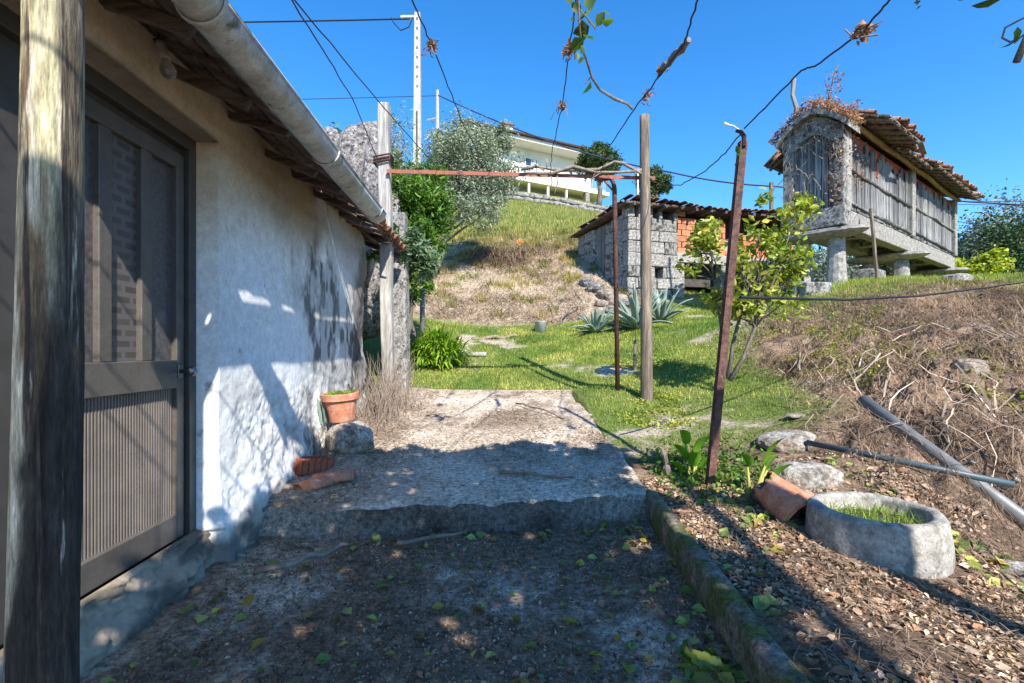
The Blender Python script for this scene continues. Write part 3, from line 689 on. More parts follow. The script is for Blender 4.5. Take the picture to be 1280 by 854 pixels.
# roof: two stretches, tiles, boards, rafters
GX, GZ = -1.0, 1.22
def roof_part(y0, y1, xo, zo, name):
    """deck from outer edge (xo, zo) up to the ridge"""
    sl = (1.41 - zo) / (WX - xo) if abs(WX - xo) > .01 else -.4
    sl = -.42
    xr = -3.6; zr = zo + sl * (xr - xo)
    rf = MB(); th = .03
    yj = np.linspace(y0, y1, 9)
    for side in (1, -1):
        x0_ = xo if side > 0 else 2 * xr - xo
        rf.add([(x0_, y0, zo), (x0_, y1, zo), (xr, y1, zr), (xr, y0, zr), (x0_, y0, zo + th), (x0_, y1, zo + th), (xr, y1, zr + th), (xr, y0, zr + th)],
               [(0, 1, 2, 3), (4, 7, 6, 5), (0, 4, 5, 1), (1, 5, 6, 2), (0, 3, 7, 4)])
    rf = rf.build(name, 'darkwood', cot)
    # rafters
    r = MB(); ang = math.atan(-sl)
    M = Matrix.Rotation(ang, 3, 'Y')
    r.box((0, 0, 0), (1.1, .042, .05), M, jit=.006); me = r.build('rafter', 'darkwood', cot); me.location = (xo - .5 + .02, y0 + .12, zo + .5 * math.sin(ang) - .055)
    k = int((y1 - y0) / .44)
    for i in range(1, k + 1):
        yy_ = y0 + .12 + i * (y1 - y0 - .24) / k
        link_copy(me.data, 'rafter', cot, (xo - .5 + random.uniform(-.05, .0), yy_ + random.uniform(-.09, .09), zo + .5 * math.sin(ang) - .055 + random.uniform(-.015, .008)), (random.uniform(-.2, .2), random.uniform(-.06, .04), random.uniform(-.1, .1)), (1, random.uniform(.7, 1.3), random.uniform(.7, 1.2)))
    # batten boards seen from below
    for i in range(5):
        x_ = xo - .05 - i * .11; b = MB(); b.box((x_, (y0 + y1) / 2, zo + sl * (x_ - xo) - .012), (.085, y1 - y0 + .02, .02), M, jit=.004); b.build('eave_board', 'darkwood', cot)
    return rf, sl, zo
# a barrel tile mesh: half cone, length .42 along local -x (up slope)
def barrel(len_=.42, w=.19, h=.075, th=.014, n=7):
    mb = MB(); vs = []
    for e, (s_) in enumerate((0, 1)):
        ww = w * (1 - .15 * s_); 
        for r_ in (1, 1 - th / h):
            for i in range(n + 1):
                a = math.pi * i / n; vs.append((-len_ * s_, math.cos(a) * ww / 2 * (r_ if r_ == 1 else 1 - 2 * th / w), math.sin(a) * h * r_))
    m = n + 1; fs = []
    for i in range(n):
        fs += [(i, i + 1, 2 * m + i + 1, 2 * m + i), (m + i, 3 * m + i, 3 * m + i + 1, m + i + 1), (i, m + i, m + i + 1, i + 1), (2 * m + i, 2 * m + i + 1, 3 * m + i + 1, 3 * m + i)]
    fs += [(0, 2 * m, 3 * m, m), (n, m + n, 3 * m + n, 2 * m + n)]
    mb.add(vs, fs); me = bpy.data.meshes.new('roof_tile'); me.from_pydata(mb.v, [], mb.f); me.update(); me.materials.append(Mt['tile'])
    me.polygons.foreach_set('use_smooth', [True] * len(me.polygons)); return me
TILE = barrel()
def tile_field(parent, y0, y1, xo, zo, sl, rows, sx=.2, over=.05, jit=.02, skip=0.0, M=None):
    ang = math.atan(-sl); n = int((y1 - y0) / sx)
    for r_ in range(rows):
        for c_ in range(n + 1):
            if random.random() < skip: continue
            x = xo + over - r_ * .34 * math.cos(ang); y = y0 + c_ * sx
            z = zo + .045 + sl * (x - xo) + r_ * .002
            link_copy(TILE, 'roof_tile', parent, (x + random.uniform(-jit, jit), y + random.uniform(-jit, jit) * .4, z + random.uniform(0, jit) * .5),
                      (random.uniform(-.06, .06), ang + random.uniform(-.04, .04), random.uniform(-.06, .06)))
rA = roof_part(1.22, 4.2, GX - .11, GZ + .035, 'roof_deck')
rf = empty('roof', (0, 0, 0)); rf.parent = cot
tile_field(rf, 1.3, 4.2, GX - .11, GZ + .035, -.42, 7)
rB = roof_part(4.26, 6.9, WX + .24, 1.37, 'roof_deck')
tile_field(rf, 4.4, 6.9, WX + .24, 1.37, -.42, 5)
# splintered eave ends near the far corner
for i in range(9):
    y_ = 4.3 + i * .2; p = MB()
    a = Vector((WX - .1, y_, 1.42 - .02 * (i % 3))); b = Vector((WX + .24 + random.uniform(-.05, .1), y_ + random.uniform(-.08, .08), 1.26 + random.uniform(-.06, .05)))
    p.tube(crooked(a, b, 3, .05), [.03, .028, .022, .012], 5, flat=.6); p.build('rafter_end', 'darkwood', cot)

# gutter
def half_pipe(y0, y1, r, th, n=12, ny=40):
    mb = MB(); vs = []
    ys_ = [y0 + (y1 - y0) * i / ny for i in range(ny + 1)]
    for y in ys_:
        zz_ = GZ - .006 * math.sin(y * 2.1)
        for rr in (r, r - th):
            for k in range(n + 1):
                a = math.pi + math.pi * k / n; vs.append((GX + rr * math.cos(a), y, zz_ + rr * math.sin(a)))
    m = n + 1; w = 2 * m; fs = []
    for i in range(ny):
        for k in range(n):
            fs += [(i * w + k, (i + 1) * w + k, (i + 1) * w + k + 1, i * w + k + 1), (i * w + m + k, i * w + m + k + 1, (i + 1) * w + m + k + 1, (i + 1) * w + m + k)]
        fs += [(i * w, i * w + m, (i + 1) * w + m, (i + 1) * w), (i * w + n, (i + 1) * w + n, (i + 1) * w + m + n, i * w + m + n)]
    for k in range(n): fs += [(k, k + 1, m + k + 1, m + k), (ny * w + k, ny * w + m + k, ny * w + m + k + 1, ny * w + k + 1)]
    mb.add(vs, fs); return mb
gut = half_pipe(.95, 4.34, .080, .006).build('gutter', 'gutter', cot, smooth=True)
b = MB(); b.tube([(GX + .078, .95, GZ + .004), (GX + .078, 4.34, GZ + .004)], .009, 8); b.build('gutter_lip', 'gutter', gut, smooth=True)
b = MB(); [b.add([(GX + .080 * math.cos(math.pi + math.pi * k / 12), 4.342, GZ + .080 * math.sin(math.pi + math.pi * k / 12)) for k in range(13)], [tuple(range(13))])]; b.build('end_cap', 'gutter', gut)
for y in (1.66, 2.95, 4.16):
    b = MB(); pts = [(GX + .086 * math.cos(math.pi + math.pi * k / 12), y, GZ + .086 * math.sin(math.pi + math.pi * k / 12)) for k in range(13)]
    pts = [(GX - .17, y, GZ + .13), (GX - .09, y, GZ + .03)] + pts
    b.tube(pts, .011, 6, flat=.5); b.build('gutter_bracket', 'gutter', gut, smooth=True)


# bulb hanging on the wall
hb = empty('hanging_bulb', at(196, 38, 2.06), 0, 'bare clear light bulb in a grey socket hanging by the cottage eaves', 'light bulb')
o0 = Vector(hb.location)
b = MB(); b.tube([(-.12, 0, .05), (-.05, .01, .03), (0, 0, .0), (.01, 0, -.03)], .006, 6); b.tube([(-.02, 0, .02), (.03, .02, -.02), (-.01, 0, -.05)], .012, 6); b.tube([(-.05, .03, .04), (.03, -.01, -.01)], .008, 6); b.build('bracket', 'blackmetal', hb)
ax = (at(214, 100, 2.04) - o0).normalized(); M = ax.to_track_quat('Z', 'Y').to_matrix()
b = MB(); b.lathe([(0, 0), (.016, .002), (.019, .02), (.02, .06), (.022, .085), (.018, .088), (0, .088)], 20, ax * .055, M); b.build('socket', 'socket', hb, smooth=True)
b = MB(); b.lathe([(.014, 0), (.016, .012), (.026, .03), (.031, .05), (.03, .066), (.022, .08), (.01, .087), (0, .088)], 24, ax * .14, M); b.build('bulb', 'bulb', hb, smooth=True)

# ================================================================== POSTS, BEAM, WIRES
def round_post(name, label, cat, base, top, r0, r1, m, colfn=None, n=22, rings=60, parent=None, rough=.06, group=None):
    base = Vector(base); top = Vector(top); ax = top - base
    t = np.linspace(0, 1, rings); a = np.linspace(0, 2 * np.pi, n, endpoint=False)
    T, A = np.meshgrid(t, a, indexing='ij')
    rr = (r0 + (r1 - r0) * T) * (1 + rough * fbm(np.cos(A) * 1.2 + 9, np.sin(A) * 1.2, T * 5, 4) + rough * .4 * fbm(np.cos(A) * 6, np.sin(A) * 6, T * 14, 4, .65))
    Vp = np.stack([ax.x * T + rr * np.cos(A) + .006 * np.sin(T * 5), ax.y * T + rr * np.sin(A), ax.z * T], 2).reshape(-1, 3)
    i = np.arange(rings - 1)[:, None] * n; k = np.arange(n)[None, :]; k2 = (k + 1) % n
    Fp = np.stack([i + k, i + k2, i + n + k2, i + n + k], 2).reshape(-1, 4)
    o_ = len(Vp); Vp = np.concatenate([Vp, [[ax.x + .006 * np.sin(5), ax.y, ax.z + .004]]])
    l = (rings - 1) * n + np.arange(n)
    Fp = np.concatenate([Fp, np.stack([l, np.roll(l, -1), np.full(n, o_), np.full(n, o_)], 1)[:, :4]])
    Fp3 = np.concatenate([Fp[:-n][:, [0, 1, 2]], Fp[:-n][:, [0, 2, 3]], Fp[-n:][:, :3]])
    at_ = {'gcol': colfn(Vp)} if colfn else None
    o = npmesh(name, Vp, Fp3, m, parent, at_, smooth=True)
    o.location = base
    return tag(o, label, cat, group)
def postcol(v):
    n = len(v); z = v[:, 2]; x = v[:, 0] - (.06 * z / 3.25 + .006 * np.sin(5 * z / 3.25)); one = np.ones((n, 1))
    c = lerp3(np.array([.62, .56, .45]) * one, np.array([.46, .42, .27]) * one, sstep(-.1, .3, fbm(x * 14, v[:, 1] * 14, z * 1.2, 3)))
    c = lerp3(c, np.array([.22, .15, .09]) * one, sstep(.15, .4, fbm(x * 20, v[:, 1] * 20, z * 2.2 + 4, 4)))
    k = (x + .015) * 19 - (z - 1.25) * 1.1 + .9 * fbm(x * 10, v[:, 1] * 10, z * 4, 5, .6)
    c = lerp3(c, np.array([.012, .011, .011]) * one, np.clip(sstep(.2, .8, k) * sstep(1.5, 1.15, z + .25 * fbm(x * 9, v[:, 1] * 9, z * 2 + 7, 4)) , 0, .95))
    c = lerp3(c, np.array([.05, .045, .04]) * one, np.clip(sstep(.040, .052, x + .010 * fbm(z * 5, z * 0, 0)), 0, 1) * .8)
    return c
PL = (-1.10, 1.12)
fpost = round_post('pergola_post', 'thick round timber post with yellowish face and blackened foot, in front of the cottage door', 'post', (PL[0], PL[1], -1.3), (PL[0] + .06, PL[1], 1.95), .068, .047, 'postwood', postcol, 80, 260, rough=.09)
ws = empty('post_wire', (0, 0, 0), 0, 'thin wire running down the left side of the thick timber post', 'wire')
b = MB(); b.tube(crooked((PL[0] - .075, 1.05, -.9), (PL[0] - .02, 1.07, 1.9), 14, .004), .0025, 5); b.build('loop', 'wire', ws)

def sqpost(name, label, cat, base, top, w, m, jit=.0, group=None, mid=8):
    mb = MB(); base = Vector(base); top = Vector(top); pts = [base.lerp(top, i / mid) for i in range(mid + 1)]
    B = Vector(base)
    vs = []; fs = []
    for i, p in enumerate(pts):
        off = Vector((.008 * math.sin(i * 1.7), .006 * math.cos(i * 2.1), 0)) if jit else Vector((0, 0, 0))
        for (sx, sy) in ((-1, -1), (1, -1), (1, 1), (-1, 1)):
            vs.append(p - B + off + Vector((sx * w / 2, sy * w / 2, 0)) * (1 + random.uniform(-jit, jit)))
    for i in range(mid):
        for k in range(4): fs.append((i * 4 + k, i * 4 + (k + 1) % 4, i * 4 + 4 + (k + 1) % 4, i * 4 + 4 + k))
    fs += [(3, 2, 1, 0), tuple(mid * 4 + k for k in range(4))]
    mb.add(vs, fs); o = mb.build(name, m, None, bevel=w * .12); o.location = B
    return tag(o, label, cat, group)
wp = at(486, 492, 6.3); wpt = at(480, 131, 6.3)
sqpost('weathered_post', 'pale grey weathered square post at the cottage corner', 'post', (wp.x, wp.y, wp.z - .15), wpt, .15, 'paleWood', .05)
b = MB()
for k in range(3):
    z_ = (437 - 205) / F * 6.3 + k * .035
    b.tube([(wpt.x + .105 * c_, 6.3 + .105 * s_, z_ + .02 * c_) for c_, s_ in ((-1, -1), (0, -1.02), (1, -1), (1.02, 0), (1, 1), (-1, 1), (-1.02, 0), (-1, -1))], .012, 6)
o = b.build('binding_wire', 'wire'); tag(o, 'rusty wire binding around the pale square post', 'wire')
wd = at(808, 508, 6.2); wdt = at(806, 145, 6.2)
round_post('wooden_trellis_post', 'brown round timber post standing on the lawn behind the leaning iron', 'post', (wd.x, wd.y, wd.z - .15), wdt, .078, .06, 'brownwood', None, 16, 40, rough=.08)
# rusty upright of the beam with bent top
rb = at(772, 486, 6.5); rt_ = at(768, 226, 6.4)
o = MB(); e = empty('rusty_pole', (rb.x, rb.y, rb.z - .1), 0, 'thin rusty iron pole with a bent top under the red beam', 'pole')
bz = Vector(e.location)
o.tube([Vector((0, 0, 0)), Vector(rt_) - bz - Vector((0, 0, .12)), Vector(rt_) - bz - Vector((.01, 0, .04)), Vector(rt_) - bz + Vector((-.05, 0, .03)), Vector(rt_) - bz + Vector((-.25, -.03, .04))], .032, 8); o.build('shaft', 'rust', e, smooth=True)
b = MB(); b.tube([Vector(rt_) - bz + Vector((-.16, 0, .03)), Vector(rt_) - bz + Vector((0, 0, -.16))], .013, 6); b.build('brace', 'redbeam', e)
# red beam
ba = at(484, 213, 6.2); bb = at(818, 222, 6.28)
b = MB(); dirb = (bb - ba).normalized(); side = Vector((0, 1, 0)); upv = Vector((0, 0, 1))
L_ = (bb - ba).length
M = Matrix((dirb, side, upv)).transposed()
b.box((0, 0, 0), (L_, .055, .008), M); b.box((0, -.026, -.022), (L_, .006, .044), M)
o = b.build('iron_beam', 'redbeam'); o.location = (ba + bb) / 2; tag(o, 'red primed angle iron beam running from the pale post across to the brown post', 'beam')
# dried vine arm along the beam
ev = empty('dried_vine_branch', at(640, 216, 6.2), 0, 'twisted dried grape vine lying along the red iron beam', 'vine')
b0 = Vector(ev.location)
for (pa) in ([(652, 212), (672, 207), (700, 214), (730, 211), (748, 213), (768, 204), (778, 206), (800, 216), (815, 224)], [(660, 216), (690, 218), (716, 210), (745, 216), (775, 216), (808, 212)],
             [(688, 214), (690, 228), (688, 240)], [(696, 214), (697, 230), (693, 242)], [(684, 212), (683, 200)], [(800, 216), (806, 232), (815, 240)], [(745, 213), (740, 222), (752, 217)], [(665, 213), (668, 205), (680, 214)]):
    b = MB(); r_ = .021 if len(pa) > 5 else .011; b.tube([at(x, y, 6.17) - b0 + Vector((0, random.uniform(-.03, .03), random.uniform(-.012, .012))) for x, y in pa], [r_ * random.uniform(.7, 1.2) for _ in pa], 6, wob=.15)
    b.build('vine_stem', 'vinewood', ev, smooth=True)
# leaning rusty angle iron
la = at(888, 616, 3.45); lb = at(930, 176, 3.62)
e = empty('leaning_iron_post', la, 0, 'dark rusty angle iron post leaning right beside the kerb, hooked at its top', 'post')
o = MB(); d_ = (Vector(lb) - Vector(la)); Lp = d_.length; zq = d_.normalized(); xq = Vector((1, 0, 0)); xq = (xq - zq * xq.dot(zq)).normalized(); yq = zq.cross(xq); M = Matrix((xq, yq, zq)).transposed()
o.box(zq * (Lp / 2 - .1), (.052, .008, Lp + .2), M); o.box(zq * (Lp / 2 - .1) + M @ Vector((-.024, .026, 0)), (.007, .044, Lp + .2), M)
o.build('shaft', 'rust', e)
tp = d_; b = MB(); b.tube([tp - zq * .05, tp + Vector((.0, 0, .03)), tp + Vector((-.025, 0, .065)), tp + Vector((-.06, 0, .075))], [.03, .028, .024, .02], 6, flat=.5); b.build('hook', 'rust', e)
b = MB(); b.tube([tp + Vector((-.01, 0, .06)), tp + Vector((-.08, 0, .11)), tp + Vector((-.13, 0, .12))], .006, 5); b.tube([tp + Vector((-.12, 0, .118)), tp + Vector((-.15, 0, .13))], .009, 6); b.build('insulator', 'white', e)
single_leaves([Vector(at(920, 205, 3.55)) - la, Vector(at(922, 188, 3.55)) - la, Vector(at(924, 194, 3.55)) - la], [.06] * 3, 'vineleaf', e)

# trellis wires from the pergola overhead (front beam at y ~1) to the iron beam
def wire(name, pts, r, m, label, cat, group=None, sub=10, sag=0.0, wob=0.0):
    P_ = []
    for i in range(len(pts) - 1):
        a, b_ = Vector(pts[i]), Vector(pts[i + 1])
        for k in range(sub):
            t = k / sub; p = a.lerp(b_, t); p.z -= sag * 4 * t * (1 - t)
            if wob and k: p += Vector([random.uniform(-wob, wob) for _ in range(3)])
            P_.append(p)
    P_.append(Vector(pts[-1])); b = MB(); b0 = P_[0].copy(); b.tube([p - b0 for p in P_], r, 5)
    o = b.build(name, m); o.location = b0; return tag(o, label, cat, group)
GW = 'trellis wires between the overhead pergola and the iron beam'
PY, PZ = 1.0, 1.92
w1 = wire('trellis_wire', [(-1.0, PY, PZ), at(365, 0, 2.75), at(440, 122, 4.2), at(474, 205, 6.2)], .0048, 'wire', 'rusty wire sagging down to the binding on the pale post', 'wire', GW, sag=.0, wob=.004)
w2 = wire('trellis_wire', [(-1.0, PY, PZ + .02), at(368, 0, 2.8), at(480, 135, 4.4), at(548, 212, 6.2)], .0048, 'wire', 'rusty wire crossing in front of the pale post to the red beam', 'wire', GW, wob=.004)
w3 = wire('trellis_wire', [(-.75, PY, PZ), at(515, 0, 2.75), at(541, 60, 3.3), at(580, 158, 4.9), at(612, 216, 6.2)], .0048, 'wire', 'rusty wire with one small dried knot above the olive tree', 'wire', GW, wob=.005)
w5 = wire('trellis_wire', [(.15, PY, PZ), at(720, 0, 2.75), at(703, 130, 4.1), at(690, 190, 5.3), at(688, 216, 6.2)], .0048, 'wire', 'rusty wire with two dried clumps falling in front of the cream house', 'wire', GW, wob=.006)
w6 = wire('trellis_wire', [(.7, PY, PZ), at(872, 0, 2.7), at(855, 55, 3.2), at(793, 137, 4.2), at(760, 186, 5.4), at(752, 214, 6.2)], .006, 'wire', 'rusty wire bearing a thick broken vine stub above the brown post', 'wire', GW, wob=.005)
w7 = wire('trellis_wire', [(1.75, PY, PZ), at(1112, 0, 2.3), at(1078, 40, 2.5), at(1020, 82, 2.9), at(1002, 88, 3.0), at(930, 161, 3.62)], .0055, 'wire', 'rusty wire carrying a dried nest-like clump to the leaning iron post', 'wire', GW, wob=.003)
w8 = wire('trellis_wire', [at(928, 165, 3.62), at(905, 193, 4.1), at(880, 215, 4.7), at(850, 232, 5.4), at(828, 232, 5.9), at(812, 226, 6.2)], .0055, 'wire', 'slack wire drooping between the leaning iron and the brown post', 'wire', GW, wob=.004)
w9 = wire('ground_wire', [at(925, 372, 3.5), at(1060, 375, 4.6), at(1150, 370, 5.4), at(1230, 360, 5.6), at(1330, 345, 5.4)], .012, 'black', 'dark twisted cable stretched low along the grassy crest', 'cable', wob=.003)
def dried(label, p, ln, w, n=60, stub=None):
    e = empty('dried_vine_clump', p, 0, label, 'vine', 'dried vine remains caught on the wires')
    b = MB()
    for i in range(9): b.tube(crooked(Vector([random.gauss(0, w * .5) for _ in range(3)]), Vector([random.gauss(0, w) for _ in range(3)]) + Vector((0, 0, -w * .3)), 3, .2), .004, 4)
    if stub:
        d = Vector(stub) - Vector(p); b.tube(crooked(Vector((0, 0, 0)), d, 7, .025), [.016, .024, .02, .026, .022, .026, .024, .015], 8, wob=.2)
    b.build('twig', 'vinewood', e)
    leaves('dry_leaf', np.array(RNG.normal(size=(n, 3)) * w * .45), .035, 'dryleaf', e, .6)
dried('dried tendril knot on the wire above the olive tree', at(540, 57, 3.2), 0, .035, 40)
dried('brown dried clump high on the wire beside the green shoot', at(712, 62, 3.3), 0, .045, 70)
dried('small brown clump low on the wire over the cream house', at(703, 132, 4.1), 0, .04, 40)
dried('thick broken vine stub with a curled bark end on the wire', at(826, 88, 3.6), 0, .03, 30, at(861, 50, 3.2))
dried('peeling dried vine curl just below the thick stub', at(808, 122, 3.95), 0, .045, 25)
dried('nest-like ball of dried vine on the wire near the granary roof', at(1078, 40, 2.5), 0, .04, 130)
# hanging green vine shoot
ev = empty('hanging_vine_shoot', at(722, -20, 2.6), 0, 'live green vine shoot with leaves hanging from above the brown post', 'vine'); b0 = Vector(ev.location)
b = MB(); sp = [(722, -20), (724, 30), (727, 62), (733, 75), (740, 98), (750, 113), (768, 124), (784, 130), (790, 136)]
sd = [2.6, 2.7, 2.8, 2.9, 3.0, 3.2, 3.5, 3.9, 4.2]
pv = [at(x, y, d) - b0 for (x, y), d in zip(sp, sd)]
b.tube(pv, [.006, .006, .006, .007, .008, .009, .01, .011, .013], 6, wob=.15); b.tube([at(738, 95, 3.0) - b0, at(736, 100, 3) - b0, at(731, 105, 3) - b0], .004, 4)
b.tube([at(722, 10, 2.7) - b0, at(735, 24, 2.7) - b0, at(744, 36, 2.7) - b0], .004, 4); b.build('stem', 'vinewood', ev)
lp = [(712, 4, .06), (735, 48, .06), (724, 40, .05), (758, 15, .05), (730, -6, .1), (738, 5, .11), (727, 20, .07), (729, 38, .08), (740, 28, .06), (751, 24, .06), (760, 26, .06), (722, 56, .07), (729, 62, .06), (722, 70, .05), (720, 10, .06), (716, 25, .04), (733, 110, .085), (727, 76, .04), (731, 15, .07), (744, 34, .05)]
single_leaves([at(x, y, 2.75) - b0 for x, y, s in lp], [s * 1.2 for *_, s in lp], 'vineleaf', ev, .75, .8)
ev = empty('overhanging_stick', at(1282, 45, 1.7), 0, 'brown stick end with a curling tendril at the upper right edge', 'stick'); b0 = Vector(ev.location)
b = MB(); b.tube([at(1310, -20, 1.6) - b0, at(1284, 45, 1.7) - b0, at(1270, 78, 1.72) - b0], .012, 6); b.build('stem', 'brownwood', ev)
b = MB(); b.tube([at(x, y, 1.75) - b0 for x, y in ((1300, 14), (1275, 25), (1256, 35), (1252, 48), (1262, 53), (1274, 48), (1290, 36))], .0035, 5); b.build('tendril', 'vinewood', ev)
single_leaves([at(x, y, 1.75) - b0 for x, y in ((1271, 42), (1259, 56), (1268, 50))], [.035] * 3, 'vineleaf', ev, .5)
ev = empty('overhead_leaf_spray', at(1230, -10, 1.6), 0, 'few green leaves hanging in at the top above the granary', 'leaves'); b0 = Vector(ev.location)
b = MB(); b.tube([at(x, y, 1.6) - b0 for x, y in ((1330, -60), (1240, -14), (1200, -16), (1144, -30), (1146, 6))], .003, 5); b.build('stem', 'vinewood', ev)
single_leaves([at(1235, 2, 1.6) - b0, at(1201, -3, 1.6) - b0, at(1146, 3, 1.6) - b0, at(1148, 10, 1.6) - b0], [.085, .05, .03, .02], 'vineleaf', ev, .4)

# pergola behind and above the camera: beams, posts, vine canopy
pg = empty('vine_pergola', (0, 0, 0), 0, 'timber pergola under a dense grape vine canopy over the lower yard', 'pergola')
def beam(a, b_, r): mb = MB(); mb.tube(crooked(a, b_, 6, .004), r, 10); mb.build('beam', 'brownwood', pg, smooth=True)
beam((-1.3, .98, 1.96), (2.9, 1.0, 1.98), .06); beam((-1.3, -2.5, 1.96), (2.9, -2.5, 1.98), .06)
for x in (.15, 1.0, 1.85, 2.7): beam((x, 1.15, 2.06), (x, -2.7, 2.06), .045)
for x, y in ((2.75, .2), (2.75, -2.5), (-1.1, -2.5)): mb = MB(); mb.tube(crooked((x, y, g1(x, y) - .2), (x, y, 1.95), 6, .003), .08, 12); mb.build('post', 'brownwood', pg, smooth=True)
def canopy():
    n = 8400
    x = RNG.uniform(-1.3, 2.9, n); y = RNG.uniform(-2.3, 1.5, n)
    n_ = fbm(x * 1.3, y * 1.3, 3, 4)
    edge_r = 2.42 + .25 * vnoise(y * 2, y * 0, 5); edge_f = 1.12 + .28 * vnoise(x * 2.5, x * 0, 2) + .25 * sstep(.2, .6, x) * sstep(2.2, 1.6, x)
    edge_l = -.12 + .2 * vnoise(y * 2.3, y * 0, 9)
    k = (x < edge_r) & (y < edge_f) & ((x > edge_l) | ((n_ > .45) & (RNG.random(n) < .15)) | ((y > .72 + .1 * n_) & (y < 1.05) & (RNG.random(n) < .8)))
    k &= ~((n_ < -.62) & (RNG.random(n) < .9))
    x, y = x[k], y[k]
    z = 2.03 + .07 * RNG.normal(size=len(x)) + .08 * n_[k]
    return np.stack([x, y, np.clip(z, 1.93, 2.4)], 1)
leaves('foliage', canopy(), .15, 'canopyleaf', pg, .85)
for y_ in (-.12, -.32, .3):
    b = MB(); b.tube([(-1.35, y_, 1.97), (2.9, y_ + .05, 1.98)], .006, 5); b.build('support_wire', 'wire', pg)
b = MB()
for i in range(60):
    x = random.uniform(.3, 2.5); y = random.uniform(-2.4, .9); a = Vector((x, y, 2.02)); b.tube(crooked(a, a + Vector((random.uniform(-1, 1), random.uniform(-.8, .5), random.uniform(-.03, .1))), 5, .06), .008, 4)
b.build('vine_stem', 'vinewood', pg)

# ================================================================== STONE SHED
SF = Vector((.957, .29, 0)); SN = Vector((-.29, .957, 0)); SO = Vector((3.24, 13.5, 0))
sa = math.atan2(.29, .957)
shed = empty('stone_shed', (SO.x, SO.y, 0), sa, 'low shed of granite blocks and orange hollow bricks with tiled roof below the hill house', 'shed')
def block_mesh(l, h, w=.34, n=None):
    mb = MB(); mb.box((0, 0, 0), (l, w, h), None, jit=.018); return mb
def course_wall(parent, x0, x1, zt, zb, holes, axis_='x', y=0.0, hh=(.3, .42)):
    z = zb; row = 0
    while z < zt - .1:
        h = random.uniform(*hh); h = min(h, zt - z)
        if zt - z - h < .14: h = zt - z
        x = x0 - (0 if row % 2 else 0)
        while x < x1 - .05:
            l = random.uniform(.3, .78); 
            if x1 - x - l < .22: l = x1 - x
            segs = [(x, x + l)]
            for (a, b_, c_, d_) in holes:
                if z + h * .5 > c_ and z + h * .5 < d_:
                    new = []
                    for s0, s1 in segs:
                        if s1 <= a or s0 >= b_: new.append((s0, s1))
                        else:
                            if a - s0 > .06: new.append((s0, a))
                            if s1 - b_ > .06: new.append((b_, s1))
                    segs = new
            for s0, s1 in segs:
                g = .008; mb = MB(); w = .34
                mb.box((0, 0, 0), (s1 - s0 - g, w, h - g), None, jit=.02)
                o = mb.build('stone', random.choice(('granite', 'granite', 'granite_old')), parent, bevel=.024)
                if axis_ == 'x': o.location = ((s0 + s1) / 2, y + w / 2 + random.uniform(-.015, .015), z + h / 2)
                else: o.location = (y + w / 2 + random.uniform(-.015, .015), (s0 + s1) / 2, z + h / 2); o.rotation_euler = (0, 0, R(90))
            x += l
        z += h; row += 1
course_wall(shed, 0, 1.62, 3.72, 1.0, [(.88, 1.14, 1.95, 2.32)])
course_wall(shed, .36, 3.3, 3.85, 1.4, [(1.35, 2.05, 2.1, 3.9)], 'y', 0.0)
# vents strip below the roof at front
for (a, b_) in ((0, .22), (.34, .56), (.62, .8), (1.0, 1.12), (1.5, 1.62)):
    mb = MB(); mb.box(((a + b_) / 2, .17, 3.88), (b_ - a, .34, .3), None, jit=.01); mb.build('stone', 'granite', shed, bevel=.015)
mb = MB(); mb.box((3.2, .55, 2.95), (5.9, .2, 2.1)); mb.box((.9, .42, 2.6), (1.5, .12, 2.9)); mb.box((3.4, 1.6, 1.6), (6, .2, 2.2)); mb.box((.43, 1.8, 2.7), (.1, 2.9, 2.6)); mb.build('inner_wall', 'darkstone', shed)
# bricks
BR = MB(); BR.box((0, 0, 0), (.27, .15, .155)); brick0 = BR.build('brick', 'brick', shed, bevel=.008); brick0.location = (1.78, .1, 2.84)
def bricks(x0, x1, z0, z1):
    r_ = 0; z = z0
    while z < z1 - .08:
        x = x0 + (.14 if r_ % 2 else 0)
        if r_ % 2:
            o = link_copy(brick0.data, 'brick', shed, (x0 + .05, .1, z + .078), (0, 0, 0), (.42, 1, 1))
        while x < x1 - .1:
            l = min(.285, x1 - x)
            link_copy(brick0.data, 'brick', shed, (x + l / 2, .1 + random.uniform(-.006, .006), z + .078), (0, 0, 0), ((l - .018) / .27, 1, 1)); x += l
        z += .172; r_ += 1
brick0.location = (1.78, .12, 3.95)
bricks(1.64, 2.28, 2.8, 3.85); bricks(3.05, 3.3, 2.8, 3.8); bricks(3.3, 3.95, 2.8, 3.05); bricks(3.95, 5.9, 2.8, 3.5)
mb = MB(); mb.box((3.75, .1, 2.66), (4.3, .22, .26), None, jit=.01); mb.build('lintel', 'mortar', shed, bevel=.01)
mb = MB(); mb.box((1.96, .17, 3.3), (.66, .07, 1.1)); mb.box((3.9, .17, 3.0), (2, .07, .6)); mb.build('mortar_bed', 'mortar', shed)
for x in (2.5, 2.66, 2.82, 2.98):
    mb = MB(); mb.box((x, .12, 3.35), (.14, .03, .95), None, jit=.01); mb.build('plank', 'greywood', shed)
for x in (1.72, 3.3, 4.6, 5.9): mb = MB(); mb.box((x, .17, 1.75), (.3, .3, 1.55), None, jit=.02); mb.build('pillar', 'granite', shed, bevel=.02)
for i, y_ in enumerate((1.45, 1.62, 1.79, 1.96)): mb = MB(); mb.box((-.02 + .1, y_, 3.0), (.03, .15, 1.7), None, jit=.008); mb.build('plank', 'bluegrey', shed) if 'bluegrey' in Mt else mb.build('plank', 'greywood', shed)
